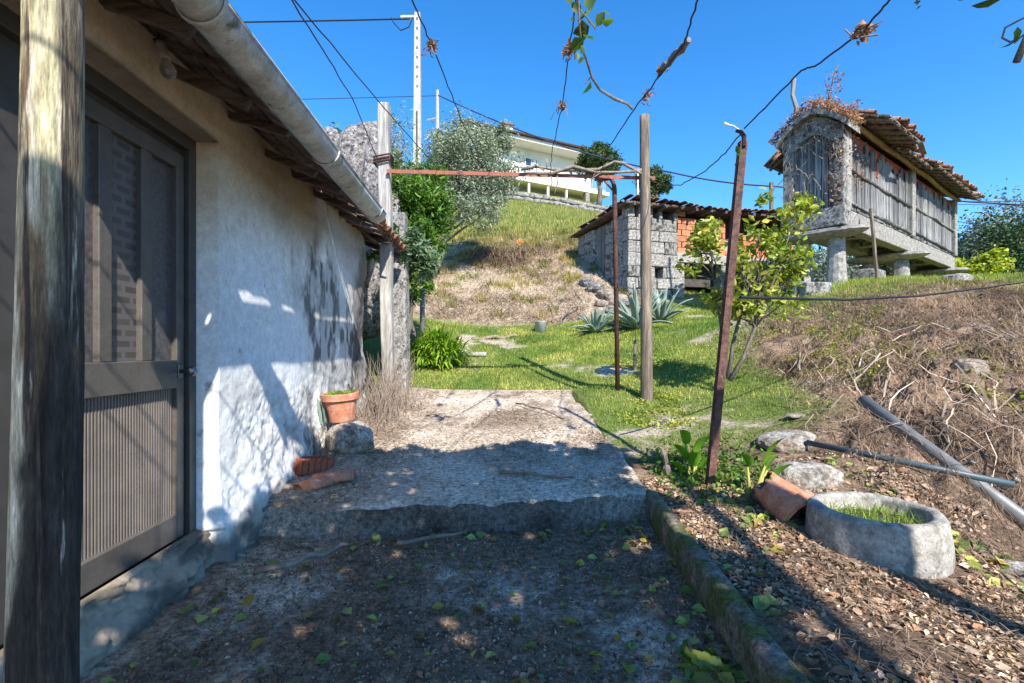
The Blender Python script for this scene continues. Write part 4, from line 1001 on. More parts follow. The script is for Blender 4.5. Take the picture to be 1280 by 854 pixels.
# roof
def sheddeck():
    mb = MB(); mb.add([(-.2, -.25, 4.02), (6.2, -.25, 4.02), (6.2, 3.5, 4.0), (-.2, 3.5, 3.88), (-.2, -.25, 4.08), (6.2, -.25, 4.08), (6.2, 3.5, 4.06), (-.2, 3.5, 3.94)],
                      [(0, 3, 2, 1), (4, 5, 6, 7), (0, 1, 5, 4), (1, 2, 6, 5), (2, 3, 7, 6), (3, 0, 4, 7)]); return mb.build('roof_deck', 'darkwood', shed)
sheddeck()
srf = empty('roof', (0, 0, 0)); srf.parent = shed
TILE_D = TILE.copy(); TILE_D.materials.clear(); TILE_D.materials.append(Mt['tiledark'])
for r_ in range(6):
    for c_ in range(31):
        x = -.12 + c_ * .208; y = -.38 + r_ * .55
        link_copy(TILE_D if random.random() < .55 else TILE, 'roof_tile', srf, (x + random.uniform(-.03, .03), y + random.uniform(-.05, .05), 4.07 + (0.05 * math.sin(x * 1.3 + 1)) + random.uniform(0, .05) - .03 * r_ * .5),
                  (random.uniform(-.12, .12), R(0) + random.uniform(-.03, .08), R(-90) + random.uniform(-.15, .15)), (1.35, 1, .8))
for x in np.arange(0, 6, .5): mb = MB(); mb.box((x, -.12, 3.98), (.07, .5, .07), None, jit=.006); mb.build('rafter', 'darkwood', shed)

# ================================================================== GRANARY (espigueiro)
GO = Vector((6.63, 9.7, 0)); ga = math.atan2(.596, .803)
gr = empty('raised_granary', (GO.x, GO.y, 0), ga, 'long narrow timber and granite granary raised on stone pillars on the crest', 'granary')
GL, GWd = 8.6, 1.0        # local: x along the length, y from right side (0) to the left (GWd)
ZB, ZT = 2.85, 4.5
for i, x in enumerate((.12, 4.3, 8.4)):
    gb = [1.35, 1.6, 1.95][i]
    p = GO + Vector((.803 * x - .596 * .5, .596 * x + .803 * .5, 0)); gb = g1(p.x, p.y)
    for y in (.18, GWd - .18):
        mb = MB(); mb.lathe([(0, gb - .3), (.21, gb - .3), (.2, gb), (.165, gb + .5), (.15, 2.28), (0, 2.28)], 12, (x + (.1 if i == 0 else 0), y, 0), None, .05); mb.build('pillar', 'granite_pale', gr, smooth=False)
    mb = MB(); mb.lathe([(0, 2.28), (.2, 2.27), (.48, 2.33), (.55, 2.38), (.54, 2.44), (.3, 2.5), (0, 2.5)], 22, (0, 0, 0), Matrix.Diagonal((.8, 1.6, 1)), .06)
    o = mb.build('cap_stone', 'granite_pale', gr, smooth=False); o.location = (x + .05, .5, 0)
for y in (.04, GWd - .18 + .04):
    mb = MB(); mb.box((GL / 2, y + .05, 2.66), (GL + .1, .24, .38), None, jit=.012); mb.build('base_beam', 'granite_pale', gr, bevel=.02)
for x in np.linspace(.15, GL - .15, 7): mb = MB(); mb.box((x, .5, 2.6), (.22, .62, .2), None, jit=.02); mb.build('floor_beam', 'yellowbeam' if False else 'granite_old', gr)
mb = MB(); mb.box((GL / 2, .5, 2.82), (GL - .1, .9, .04)); mb.build('floor', 'greywood', gr)
# corner and middle granite posts
for x in (.13, 4.33, GL - .1):
    for y in (.03, GWd - .03):
        mb = MB(); mb.box((x, y, (ZB + ZT) / 2 + .02), (.26, .24, ZT - ZB + .04), None, jit=.012); mb.build('granite_post', 'granite_pale', gr, bevel=.02)
# planks (each a part)
PLK = {}
for (xa, xb) in ((.30, 4.2), (4.46, 8.36)):
    n = 23; w = (xb - xa) / n
    for y, ys_ in ((.0, -1), (GWd, 1)):
        for k in range(n):
            h = ZT - ZB - .08 - random.choice((0, .03, .08, .14, .26)) + random.uniform(-.03, .02); mb = MB(); mb.box((0, 0, 0), (w * random.uniform(.78, .98), .028, h), None, jit=.008)
            o = mb.build('plank', 'greywood', gr); o.location = (xa + w * (k + .5), y + ys_ * random.uniform(0, .02), ZB + h / 2 + random.uniform(0, .03)); o.rotation_euler = (random.uniform(-.01, .01), random.uniform(-.02, .02), random.uniform(-.05, .05))
        for z_, th in ((3.62, .07), (2.96, .07)):
            mb = MB(); mb.tube(crooked((xa - .05, y + ys_ * .05, z_ + .03), (xb + .05, y + ys_ * .05, z_ - .03), 6, .004), th * .5, 6, flat=.7, wob=.15); mb.build('rail', 'greywood', gr)
        mb = MB(); mb.box(((xa + xb) / 2, y - ys_ * .03, 4.28), (xb - xa, .02, .42)); mb.build('red_board', 'redpaint', gr)
mb = MB(); mb.box((.3 + 1.55, -.035, 4.0), (.12, .02, .34)); mb.build('red_patch', 'redpaint', gr)
for y in (-.1, GWd + .1): mb = MB(); mb.tube(crooked((-.02, y, 4.55), (GL + .1, y, 4.56), 8, .003), .055, 10); mb.build('eave_beam', 'yellowbeam', gr, smooth=True)
# front gable: granite frame, arched pediment, plank door
mb = MB(); mb.box((.0, .02, 3.66), (.28, .2, 1.75), None, jit=.01); mb.build('front_column', 'granite_old', gr, bevel=.02)
mb = MB(); mb.box((.0, GWd - .02, 3.66), (.28, .2, 1.75), None, jit=.01); mb.build('front_column', 'granite_old', gr, bevel=.02)
mb = MB(); mb.box((-.02, .5, 2.66), (.34, 1.2, .4), None, jit=.015); mb.build('front_sill', 'granite_old', gr, bevel=.02)
n = 10; vs = []; fs = []
for xx in (-.13, .14):
    for k in range(n + 1):
        t = k / n; y = -.08 + t * (GWd + .16); s = 1 - abs(2 * t - 1) ** 1.6
        vs.append((xx, y, 4.4 + .42 * s)); vs.append((xx, y, (4.1 + .34 * math.sin(math.pi * np.clip((t - .12) / .76, 0, 1))) if .1 < t < .9 else 4.1))
m2 = 2 * (n + 1)
for k in range(n):
    fs += [(2 * k, 2 * k + 1, 2 * k + 3, 2 * k + 2), (m2 + 2 * k, m2 + 2 * k + 2, m2 + 2 * k + 3, m2 + 2 * k + 1), (2 * k, 2 * k + 2, m2 + 2 * k + 2, m2 + 2 * k), (2 * k + 1, m2 + 2 * k + 1, m2 + 2 * k + 3, 2 * k + 3)]
fs += [(0, m2, m2 + 1, 1), (2 * n, 2 * n + 1, m2 + 2 * n + 1, m2 + 2 * n)]
mb = MB(); mb.add(vs, fs); mb.build('arched_lintel', 'granite_old', gr)
vs = []; fs = []
for xx in (-.3, .32):
    for k in range(n + 1):
        t = k / n; y = -.2 + t * (GWd + .36); s = 1 - abs(2 * t - 1) ** 1.6
        vs.append((xx, y, 4.46 + .46 * s)); vs.append((xx, y, 4.34 + .48 * s))
for k in range(n):
    fs += [(2 * k, 2 * k + 1, 2 * k + 3, 2 * k + 2), (m2 + 2 * k, m2 + 2 * k + 2, m2 + 2 * k + 3, m2 + 2 * k + 1), (2 * k, 2 * k + 2, m2 + 2 * k + 2, m2 + 2 * k), (2 * k + 1, m2 + 2 * k + 1, m2 + 2 * k + 3, 2 * k + 3)]
fs += [(0, m2, m2 + 1, 1), (2 * n, 2 * n + 1, m2 + 2 * n + 1, m2 + 2 * n)]
mb = MB(); mb.add(vs, fs); mb.build('cornice', 'granite_old', gr)
for k in range(6):
    y = .16 + k * .136; h = 1.3 + .33 * math.sin(math.pi * (k + .5) / 6)
    mb = MB(); mb.box((0, 0, 0), (.035, .122, h), None, jit=.006); o = mb.build('door_plank', 'greywood', gr); o.location = (-.03 + random.uniform(-.012, .012), y, 2.86 + h / 2)
mb = MB(); mb.box((.06, .5, 3.6), (.02, .9, 1.6)); mb.box((4.3, .5, 3.7), (8.2, .7, 1.5)); mb.build('dark_interior', 'darkstone', gr)
# roof pieces
def g_roof(t0, t1, ov, zedge, side, sag=0):
    zw = 4.64; ym = GWd / 2; zr = 5.0
    y_in = 0 if side < 0 else GWd; y_out = y_in + side * ov
    mb = MB(); mb.add([(t0, y_out, zedge), (t1, y_out, zedge - sag), (t1, ym, zr - .1), (t0, ym, zr), (t0, y_out, zedge + .03), (t1, y_out, zedge + .03 - sag), (t1, ym, zr - .07), (t0, ym, zr + .03)],
                      [(0, 3, 2, 1), (4, 5, 6, 7), (0, 1, 5, 4), (1, 2, 6, 5), (2, 3, 7, 6), (3, 0, 4, 7)]); mb.build('roof_deck', 'brownwood', gr)
    run = abs(y_out - ym); ang = math.atan2(zr - zedge, run)
    x = t0 + .1
    while x < t1:
        mb = MB(); a = Vector((x, y_out + side * .02, zedge - .05)); b_ = Vector((x + random.uniform(-.1, .1), ym, zr - .06)); mb.tube(crooked(a, b_, 2, .01), .032, 6); mb.build('rafter', 'brownwood', gr); x += .42
    for k in range(4):
        f = (k + .3) / 5; mb = MB(); y = y_out + (ym - y_out) * f * .7; z = zedge + (zr - zedge) * f * .7 - .02
        mb.box(((t0 + t1) / 2, y, z - sag * .5), (t1 - t0 + .1, .05, .02), None, jit=.01); mb.build('batten', 'greywood', gr)
    n = int((t1 - t0) / .205); L_s = math.hypot(run, zr - zedge); rows = max(1, int(L_s / .36) + 1)
    for r_ in range(rows):
        for c_ in range(n + 1):
            d = -.06 + r_ * .36
            y = y_out - side * d * math.cos(ang); z = zedge + .05 + d * math.sin(ang) - sag * c_ / max(n, 1)
            if d > L_s or random.random() < (.12 if r_ == 0 else .04): continue
            link_copy(TILE, 'roof_tile', groof, (t0 + .05 + c_ * .205 + random.uniform(-.02, .02), y + random.uniform(-.06, .06), z + random.uniform(-.01, .02) + .015 * math.sin(c_ * .9)),
                      (random.uniform(-.14, .14), ang + random.uniform(-.1, .1), (R(-90) if side < 0 else R(90)) + random.uniform(-.1, .1)))
groof = empty('roof', (0, 0, 0)); groof.parent = gr
g_roof(.35, 2.5, .68, 4.52, -1); g_roof(2.5, 4.35, .42, 4.50, -1); g_roof(4.35, 9.0, .56, 4.50, -1, -.02)
g_roof(.35, 9.0, .62, 4.22, 1)
mb = MB(); mb.box((2.7, -.62, 4.5), (.9, .1, .03), Matrix.Rotation(.15, 3, 'Z')); mb.build('loose_board', 'brownwood', gr)
# prop stick under the front and stone lumps
wire_ = MB(); wire_.tube([(.75, -.25, 2.9), (.95, -.3, g1(8, 10) + .0)], .035, 6); o = wire_.build('prop_stick', 'brownwood'); o.location = GO; o.rotation_euler = (0, 0, ga); tag(o, 'grey wooden prop leaning under the front of the granary', 'stick')
# dry creeper on the cornice
cre = empty('dry_creeper', GO, ga, 'rust brown dried creeper heaped on the gable top of the granary', 'creeper')
pts = []
for i in range(2600):
    t = RNG.uniform(0, 1); y = -.3 + t * 1.6; s = 1 - abs(2 * np.clip((y + .24) / 1.48, 0, 1) - 1) ** 1.6
    pts.append((RNG.uniform(-.38, .35), y, 4.48 + .46 * s + abs(RNG.normal()) * (.10 if y < .75 else .06) + (.05 if .1 < y < .6 else 0)))
for (y_, h) in ((.30, .75), (.18, .6), (1.15, .3), (-.1, .3)):
    for i in range(60): k = RNG.uniform(0, 1); pts.append((RNG.normal() * .05, y_ + RNG.normal() * .05 - .15 * k, 4.95 * (1 if 0 < y_ < 1 else .93) + h * k))
for i in range(260): pts.append((-.17 + RNG.normal() * .03, RNG.uniform(-.1, .25), RNG.uniform(2.9, 4.6)))
for i in range(180): pts.append((RNG.uniform(-.1, 1.0), -.08 + RNG.normal() * .03, RNG.uniform(3.3, 4.5) ** 1.0))
leaves('dry_leaf', np.array(pts), .05, 'dryleaf', cre, .7)
b = MB()
for i in range(46):
    a = Vector((random.uniform(-.3, -.14), random.uniform(-.2, 1.2), random.uniform(3.2, 4.9))); b.tube(crooked(a, a + Vector((random.uniform(-.04, .04), random.uniform(-.3, .3), random.uniform(-.5, .3))), 5, .08), .007, 4)
b.tube(crooked((0, .3, 4.95), (.0, .05, 5.75), 6, .05), .012, 5); b.tube(crooked((0, .2, 4.95), (.0, .3, 5.6), 6, .05), .01, 5); b.build('stem', 'vinewood', cre, kind='stuff')
b = MB(); b.tube([(.05, .92, 4.75), (.03, .88, 5.2), (.0, .95, 5.5), (.02, .93, 5.85)], [.05, .045, .04, .045], 7, wob=.2)
o = b.build('dead_branch', 'palebark'); o.location = GO; o.rotation_euler = (0, 0, ga); tag(o, 'short dead upright branch rising from the granary gable', 'branch')

# ================================================================== HOUSE ON THE HILL
HO = Vector((0, 38, 0)); ha = math.atan2(.455, .89)
hs = empty('hillside_house', HO, ha, 'cream two storey house with long balcony at the top of the hill', 'house')
HZ0, HF, HE = 11.0, 13.75, 16.6
H0, H1 = -3.6, 8.7
mb = MB(); mb.box(((H0 + H1) / 2, 4.2, (HF + HE) / 2), (H1 - H0 - .4, 6, HE - HF), None); mb.build('wall', 'white', hs)
mb = MB(); mb.box(((H0 + H1) / 2 - .4, 4.3, (HZ0 + HF) / 2), (H1 - H0 - 1.2, 6, HF - HZ0)); mb.build('ground_floor_wall', 'housewall2', hs)
mb = MB(); mb.box(((H0 + H1) / 2 + .4, 2.9, HF - .16), (H1 - H0 + 1.0, 5.8, .32)); mb.build('balcony_slab', 'white', hs, bevel=.02)
mb = MB(); mb.box(((H0 + H1) / 2, 3.9, HE + .12), (H1 - H0 + 1.0, 8.2, .3)); mb.build('eave_slab', 'white', hs)
mb = MB(); x0_, x1_ = H0 - .7, H1 + .7
mb.add([(x0_, -.4, HE + .3), (x1_, -.4, HE + .3), (x1_, 8.2, HE + .3), (x0_, 8.2, HE + .3), (x0_ + 2.5, 3.9, HE + 1.3), (x1_ - 2.5, 3.9, HE + 1.3)], [(0, 1, 5, 4), (1, 2, 5), (2, 3, 4, 5), (3, 0, 4), (3, 2, 1, 0)])
hr = mb.build('roof', 'tiledark', hs)
mb = MB()
for i in range(70): mb.tube([(x0_ + .1 + i * (x1_ - x0_ - .2) / 69, -.5, HE + .32), (x0_ + .1 + i * (x1_ - x0_ - .2) / 69, .2, HE + .5)], .09, 6)
o = mb.build('eave_tiles', 'tiledark', hs)
mb = MB(); mb.box((.35, 1.6, HE + .95), (.72, .7, 1.4)); ch = mb.build('chimney', 'white', hs, bevel=.02)
mb = MB(); mb.box((.35, 1.6, HE + 1.72), (.95, .95, .14), None, jit=.03); mb.build('chimney_cap', 'tile', ch)
def window(x, z, w, h):
    f = MB(); f.box((x, 1.16, z), (w, .1, h)); fo = f.build('window', 'winglass', hs)
    g = MB(); t = .06
    for (cx, cz, sx, sz) in ((x - w / 2, z, t, h), (x + w / 2, z, t, h), (x, z + h / 2, w, t), (x, z - h / 2, w, t), (x, z, t, h), (x + w * .25, z, .3 * w, h * .9)): g.box((cx, 1.09, cz), (sx, .05, sz))
    g.build('frame', 'shutter', fo)
    g = MB(); g.box((x, 1.1, z - h / 2 - .06), (w + .2, .2, .06)); g.build('sill', 'granite', fo)
window(2.35, 15.25, 1.15, 1.1); window(-1.2, 14.6, 1.0, 1.7)
mb = MB(); mb.box((6.3, 1.15, 15.2), (.22, .12, .4)); mb.build('wall_lamp', 'blackmetal', hs)
mb = MB(); mb.box((7.2, .02, HF + .24), (0.1, .1, .1)); 
rl = MB(); rl.tube([(H0, .05, HF + .95), (H1 + .4, .05, HF + .95)], .03, 6); rl.tube([(H0, .05, HF + .1), (H1 + .4, .05, HF + .1)], .02, 6)
rl = rl.build('railing', 'white', hs)
bal = MB(); bal.tube([(0, 0, HF), (0, 0, HF + .95)], .015, 5); bo = bal.build('baluster', 'white', rl); bo.location = (H0, .05, 0)
x = H0
while x < H1 + .3: x += .17; link_copy(bo.data, 'baluster', rl, (x, .05, 0))
mb = MB(); mb.box((-1.4, .05, HF + .5), (2.2, .03, .8)); mb.build('glass_screen', 'greenglass', hs)
for x in (-2.2, -.2, 1.6, 3.4, 5.2, 7.3): mb = MB(); mb.box((x, .2, (HZ0 + HF) / 2 - .1), (.18, .18, HF - HZ0 - .3)); mb.build('column', 'white', hs)
mb = MB(); mb.box((7.3, .25, (HZ0 + HF) / 2 - .1), (.4, .4, HF - HZ0 - .3)); mb.build('column', 'granite', hs)

# retaining wall of rough stones below the house
rw = empty('dry_stone_wall', at(690, 252, 31), 0, 'low dry stone retaining wall on the green slope below the cream house', 'stone wall'); b0 = Vector(rw.location)
ms = []
for i in range(6):
    me = rock_mesh('stone', i, (.26, .2, .16), 2, .3); me.materials.append(Mt['granite']); ms.append(me)
n = 34
for i in range(n):
    for r_ in range(2):
        t = i / (n - 1) + r_ * .012; px = 622 + t * 136; py = 240 + t * 24 + r_ * -4.0 + 3; p = at(px, py, 30.6 + r_ * .05)
        p.z = g1(p.x, p.y) + .12 + r_ * .27
        link_copy(random.choice(ms), 'stone', rw, p - b0 + Vector((0, random.uniform(-.04, .04), 0)), (0, 0, random.uniform(0, 6)), (random.uniform(.6, 1.1),) * 3)

# ================================================================== POLES AND POWER LINES
pb = at(522, 300, 18); gz = g1(pb.x, pb.y)
e = empty('concrete_utility_pole', (pb.x, 18, gz), 0, 'tall slender concrete utility pole with slots, behind the pale square post', 'utility pole')
ztop = (437 - 17) / F * 18
mb = MB(); h = ztop - gz; vs = []
for z, w in ((-.3, .17), (h, .10)):
    for sx, sy in ((-1, -1), (1, -1), (1, 1), (-1, 1)): vs.append((sx * w, sy * w * .8, z))
mb.add(vs, [(0, 1, 5, 4), (1, 2, 6, 5), (2, 3, 7, 6), (3, 0, 4, 7), (4, 5, 6, 7)]); mb.build('shaft', 'polecon', e)
mb = MB(); mb.box((0, -.128, h - 5.0), (.05, .02, 2.6)); mb.box((0, -.12, h - 8.3), (.05, .03, 2.6)); mb.build('slot', 'darkstone', e)
for k in range(9): mb = MB(); mb.box((0, -.088, h - .25 - k * .36), (.05, .02, .09)); mb.build('hole', 'darkstone', e)
mb = MB(); mb.tube([(-.1, -.1, h - .2), (-.5, -.1, h - .2), (-.6, -.1, h - .22)], .05, 8); mb.build('insulator', 'white', e)
mb = MB(); mb.tube([(-.15, -.12, h - .25), (-.3, -.12, h - .6), (-.6, -.12, h - .72), (-.85, -.12, h - .45), (-.95, -.12, h - .25)], .022, 5); mb.build('cable_loop', 'black', e)
pb = at(547, 165, 42); gz2 = g1(pb.x, 42)
e2 = empty('far_utility_pole', (pb.x, 42, gz2), 0, 'short distant concrete pole rising just above the olive tree', 'utility pole')
zt2 = (437 - 113) / F * 42; h2 = zt2 - gz2
mb = MB(); mb.tube([(0, 0, 0), (0, 0, h2)], [.2, .12], 6); mb.build('shaft', 'polecon', e2)
mb = MB(); mb.tube([(-.9, 0, h2 - 2.6), (.1, 0, h2 - 2.4)], .06, 5); mb.build('cross_arm', 'polecon', e2)
GC = 'overhead power cables'
wire('power_cable', [at(-200, 28, 16), at(512, 24, 18)], .028, 'black', 'twisted black cable from the tall concrete pole leftwards over the roof', 'cable', GC, sag=.1)
wire('power_cable', [at(100, 128, 40), at(547, 120, 42)], .03, 'powercable', 'thin far cable left of the distant pole', 'cable', GC, sag=.1)
wire('power_cable', [at(547, 119, 42), at(700, 182, 34), at(840, 216, 30), at(965, 233, 29), at(1400, 262, 28)], .05, 'powercable', 'thick blue-black cable descending past the brown post to the right', 'cable', GC, sag=.15)
wire('power_cable', [at(1100, 250, 30), at(1400, 250, 30)], .02, 'powercable', 'upper thin cable at the right behind the granary roof', 'cable', GC, sag=.1)
wire('power_cable', [at(1100, 253, 30), at(1400, 256, 30)], .02, 'powercable', 'middle thin cable at the right behind the granary roof', 'cable', GC, sag=.1)
wire('power_cable', [at(1150, 268, 30), at(1400, 310, 30)], .02, 'powercable', 'lowest thin cable sloping to the trees at the right', 'cable', GC, sag=.1)
pz = at(964, 300, 24)
sqpost('distant_timber_pole', 'slim dark pole standing behind the sapling beside the granary', 'pole', (pz.x, 24, g1(pz.x, 24) - .1), at(964, 228, 24), .16, 'bark')
pz = at(797, 270, 20); b = MB(); b.tube([(0, 0, 0), (0, 0, 1.6)], .03, 6); b.tube([(-.1, 0, 1.5), (.1, 0, 1.5)], .05, 6); o = b.build('antenna_rod', 'white'); o.location = (at(797, 262, 15).x, 15, 4.0); tag(o, 'thin white rod standing up behind the shed roof', 'rod')

# ================================================================== BOULDERS AND GRANITE NEAR THE COTTAGE
rock('boulder', 'tall speckled pinkish granite boulder leaning over the cottage roof end', 'boulder', at(443, 230, 8.6), (.42, .5, 1.15), 3, 'granite_dark', .3, 4, 'granite boulders behind the cottage', (0, .22))
rock('boulder', 'short rounded granite boulder left of the tall speckled one', 'boulder', at(414, 200, 8.9), (.34, .4, .55), 5, 'granite_dark', .9, 4, 'granite boulders behind the cottage')
rock('boulder', 'darker upright granite slab just left of the pale post', 'boulder', at(464, 262, 8.2), (.2, .45, 1.3), 8, 'granite_dark', .1, 4, 'granite boulders behind the cottage', (0, .12))
rock('boulder', 'broad low boulder carrying the others behind the cottage roof', 'boulder', at(440, 330, 9.0), (.9, .8, 1.5), 9, 'granite_dark', .5, 4, 'granite boulders behind the cottage')
gp = at(500, 480, 7.3)
sqpost('granite_pillar', 'rough speckled granite pillar beside the pale square post', 'pillar', (gp.x, 7.3, gp.z - .25), at(497, 268, 7.3), .27, 'granite', .08)
dp = at(528, 400, 10.5)
b = MB(); b.tube([(0, 0, -.2), (0, 0, 1.6)], .055, 10); o = b.build('grey_drainpipe', 'pipe', smooth=True); o.location = (dp.x, 10.5, g1(dp.x, 10.5)); tag(o, 'vertical grey plastic pipe behind the strap leaved clump', 'pipe')

# ================================================================== TREES AND SHRUBS
ob = at(541, 318, 15.5)
tree('olive_tree', 'large silver grey olive tree on the bank left of the cream house', 'tree', (ob.x, ob.y, g1(ob.x, ob.y)), at(562, 268, 15.5),
     [(at(578, 190, 15.5), (1.15, 1.1, .9)), (at(610, 215, 15.5), (.9, .9, 1.0)), (at(600, 262, 15.3), (.75, .8, .75)), (at(556, 215, 15.8), (.9, .9, .9)), (at(624, 175, 15.8), (.5, .5, .45)), (at(548, 175, 15.8), (.6, .6, .5)), (at(585, 245, 15.5), (.9, .9, .8))],
     26000, .12, 'olive', 'bark', .13, 230, .42, aspect=.28, limbs=16, droop=.2)
ob = at(500, 260, 13)
tree('olive_tree', 'thin pale olive tree with sparse twigs behind the tall concrete pole', 'tree', (ob.x, 13, g1(ob.x, 13)), at(500, 215, 13),
     [(at(498, 178, 13), (.55, .5, .85)), (at(508, 215, 13), (.5, .5, .5)), (at(482, 205, 13), (.5, .5, .6))], 2600, .1, 'olive', 'palebark', .07, 60, .35, aspect=.25, limbs=26)
sb = at(515, 370, 9.3)
tree('leafy_shrub', 'bright green dense shrub behind the pale post under the red beam', 'shrub', (sb.x, 9.3, g1(sb.x, 9.3)), at(515, 300, 9.3),
     [(at(512, 235, 9.3), (.65, .6, .6)), (at(527, 268, 9.3), (.5, .5, .55)), (at(505, 290, 9.2), (.5, .5, .5)), (at(512, 330, 9.2), (.4, .4, .5)), (at(535, 300, 9.3), (.35, .4, .5)), (at(540, 255, 9.4), (.3, .3, .4)), (at(520, 352, 9.2), (.3, .3, .35))], 14000, .10, 'laurel', 'bark', .07, 90, .42, aspect=.35, limbs=12, droop=.3)
sb = at(505, 392, 8.1)
tree('leafy_shrub', 'grey green oleander-like shrub just right of the pale post', 'shrub', (sb.x, 8.1, g1(sb.x, 8.1)), at(508, 345, 8.1),
     [(at(515, 322, 7.6), (.4, .3, .3)), (at(498, 305, 7.2), (.35, .2, .3)), (at(532, 325, 7.8), (.25, .2, .22)), (at(468, 315, 6.6), (.10, .1, .26)), (at(505, 340, 7.4), (.3, .2, .15))], 3200, .13, 'greyleaf', 'bark', .03, 40, .42, aspect=.26, limbs=14)
for lb, px, py, s in (('dark green bush top left of the speckled boulder', 415, 172, .7), ('dark green tree top between the boulder and the pale post', 466, 190, .85)):
    bq = at(px, py + 130, 11.5)
    tree('citrus_tree', lb, 'tree', (bq.x, 11.5, g1(bq.x, 11.5)), at(px, py + 25, 11.5), [(at(px, py + 6, 11.5), (.35 * s, .4, .42 * s)), (at(px + 12, py + 30, 11.5), (.42 * s, .4, .4 * s))], 900, .13, 'laurel', 'bark', .06, 26, .5, 'small trees behind the cottage', .5)
# round trees by the house
for lb, px, py, r_, d, tr in (('round clipped dark green tree in front of the balcony end', 748, 203, 1.62, 36, 1), ('smaller round clipped tree right of the balcony on twin stems', 817, 229, 1.25, 37, 2)):
    p = at(px, py, d); gz_ = g1(p.x, d); tops = [(p.x - .25 * (tr - 1), d, p.z - .3), (p.x + .3, d, p.z - .3)][:tr]
    tree('clipped_round_tree', lb, 'tree', (p.x, d, gz_), None, [(p, (r_ * .95, r_ * .9, r_ * .8)), (p + Vector((-r_ * .35, 0, .2)), (r_ * .7, r_ * .7, r_ * .62)), (p + Vector((r_ * .4, 0, -.15)), (r_ * .68, r_ * .7, r_ * .6)), (p + Vector((0, 0, r_ * .3)), (r_ * .6, r_ * .6, r_ * .66))], 8000, .19, 'darkgreen', 'bark', .22, 150, .27, 'round clipped trees by the hill house', .5, 8, trunks=tops, shell=.6)
# saplings in front of the shed
def sapling(lb, stems, blobs, n, size, clumps, spread=.55):
    base = Vector(stems[0][0]); e = empty('fruit_sapling', base, 0, lb, 'tree', 'young fruit trees on the lawn'); mb = MB()
    pts, cc = clump_points([((Vector(c) - base), r) for c, r in blobs], n, clumps, spread, .25)
    for st in stems:
        p = [Vector(q) - base for q in st]; k = len(p); mb.tube(p, [.028 * (1 - .5 * i / k) for i in range(k)], 7)
        for c in cc[::3]: mb.tube(crooked(p[-1 if random.random() < .6 else -2], Vector(c), 4, .08), [.012, .01, .008, .006, .003], 4)
    mb.build('trunk', 'bark', e, smooth=True); leaves('crown', pts, size, 'lemon', e, .5, droop=.25, tvar=.5)
sapling('larger yellow green sapling right of the leaning iron, in front of the granary',
        [[at(912, 476, 5.9), at(930, 445, 5.9), at(943, 410, 5.9), at(945, 380, 5.9)], [at(910, 474, 5.95), at(916, 430, 6), at(925, 395, 6), at(935, 360, 6)]],
        [(at(955, 345, 5.9), (.5, .45, .5)), (at(995, 262, 5.9), (.35, .3, .28)), (at(930, 380, 5.9), (.4, .4, .28)), (at(965, 300, 5.9), (.42, .4, .35)), (at(990, 335, 5.9), (.25, .3, .35)), (at(925, 320, 5.9), (.2, .2, .2)), (at(960, 262, 5.9), (.18, .2, .15))], 1800, .095, 75, .42)
sapling('smaller sapling left of the leaning iron, in front of the orange bricks',
        [[at(908, 470, 6.3), at(904, 430, 6.3), at(899, 390, 6.3), at(893, 350, 6.3)]],
        [(at(878, 305, 6.3), (.27, .25, .3)), (at(868, 330, 6.3), (.2, .2, .2)), (at(895, 300, 6.3), (.2, .2, .3)), (at(898, 372, 6.3), (.18, .2, .18))], 620, .095, 30, .5)
# distant trees on the right and between the granary pillars
yb = at(1222, 350, 16)
tree('yellow_bush', 'bright yellow green bush behind the right end of the granary', 'bush', (yb.x, 16, g1(yb.x, 16)), at(1222, 340, 16), [(at(1222, 336, 16), (1.0, .8, .55)), (at(1205, 345, 16), (.6, .6, .5)), (at(1240, 325, 16), (.5, .5, .3))], 2600, .15, 'yellowbush', 'bark', .04, 60, .4, limbs=20)
ft = [(1266, 290, 34, 3.0, 'eucal', 'blue grey airy tree at the right edge beyond the granary'), (1290, 300, 30, 2.6, 'darkgreen', 'dark bushy tree at the far right behind the yellow bush'), (1222, 308, 44, 1.4, 'forest', 'small dark round tree just right of the granary end'),
      (1250, 335, 30, 1.9, 'forest', 'dark low tree below the blue grey airy tree'), (1290, 355, 24, 2.0, 'darkgreen', 'dark green thicket tree at the right edge of the crest'), (1200, 335, 50, 3.0, 'forest', 'dark forest tree seen past the last granary pillar'),
      (1095, 318, 52, 3.6, 'forest', 'dark forest tree seen between the granary pillars'), (1022, 335, 50, 3.4, 'eucal', 'grey green tree visible left of the first granary pillar'), (1150, 330, 56, 3.4, 'forest', 'forest tree behind the middle granary pillar'), (1060, 335, 58, 3.5, 'forest', 'forest tree behind the first granary pillar'),
      (1330, 320, 34, 3.6, 'forest', 'forest tree beyond the right edge of the view')]
for px, py, d, r_, lm, lb in ft:
    p = at(px, py, d); gz_ = g1(p.x, d); h = max(p.z - gz_, 1.5)
    bl = [(p, (r_, r_, r_ * .9)), (p + Vector((-r_ * .6, 0, -r_ * .5)), (r_ * .7, r_ * .7, r_ * .6)), (p + Vector((r_ * .6, 0, -r_ * .6)), (r_ * .7, r_ * .7, r_ * .6)), (p + Vector((0, 0, -r_)), (r_ * .8, r_ * .8, r_ * .7))]
    tree('far_tree', lb, 'tree', (p.x, d, gz_), p, bl, 11000, .042 * math.sqrt(d), lm, 'bark', .2, 170, .36, 'far trees beyond the crest', .5, 10)
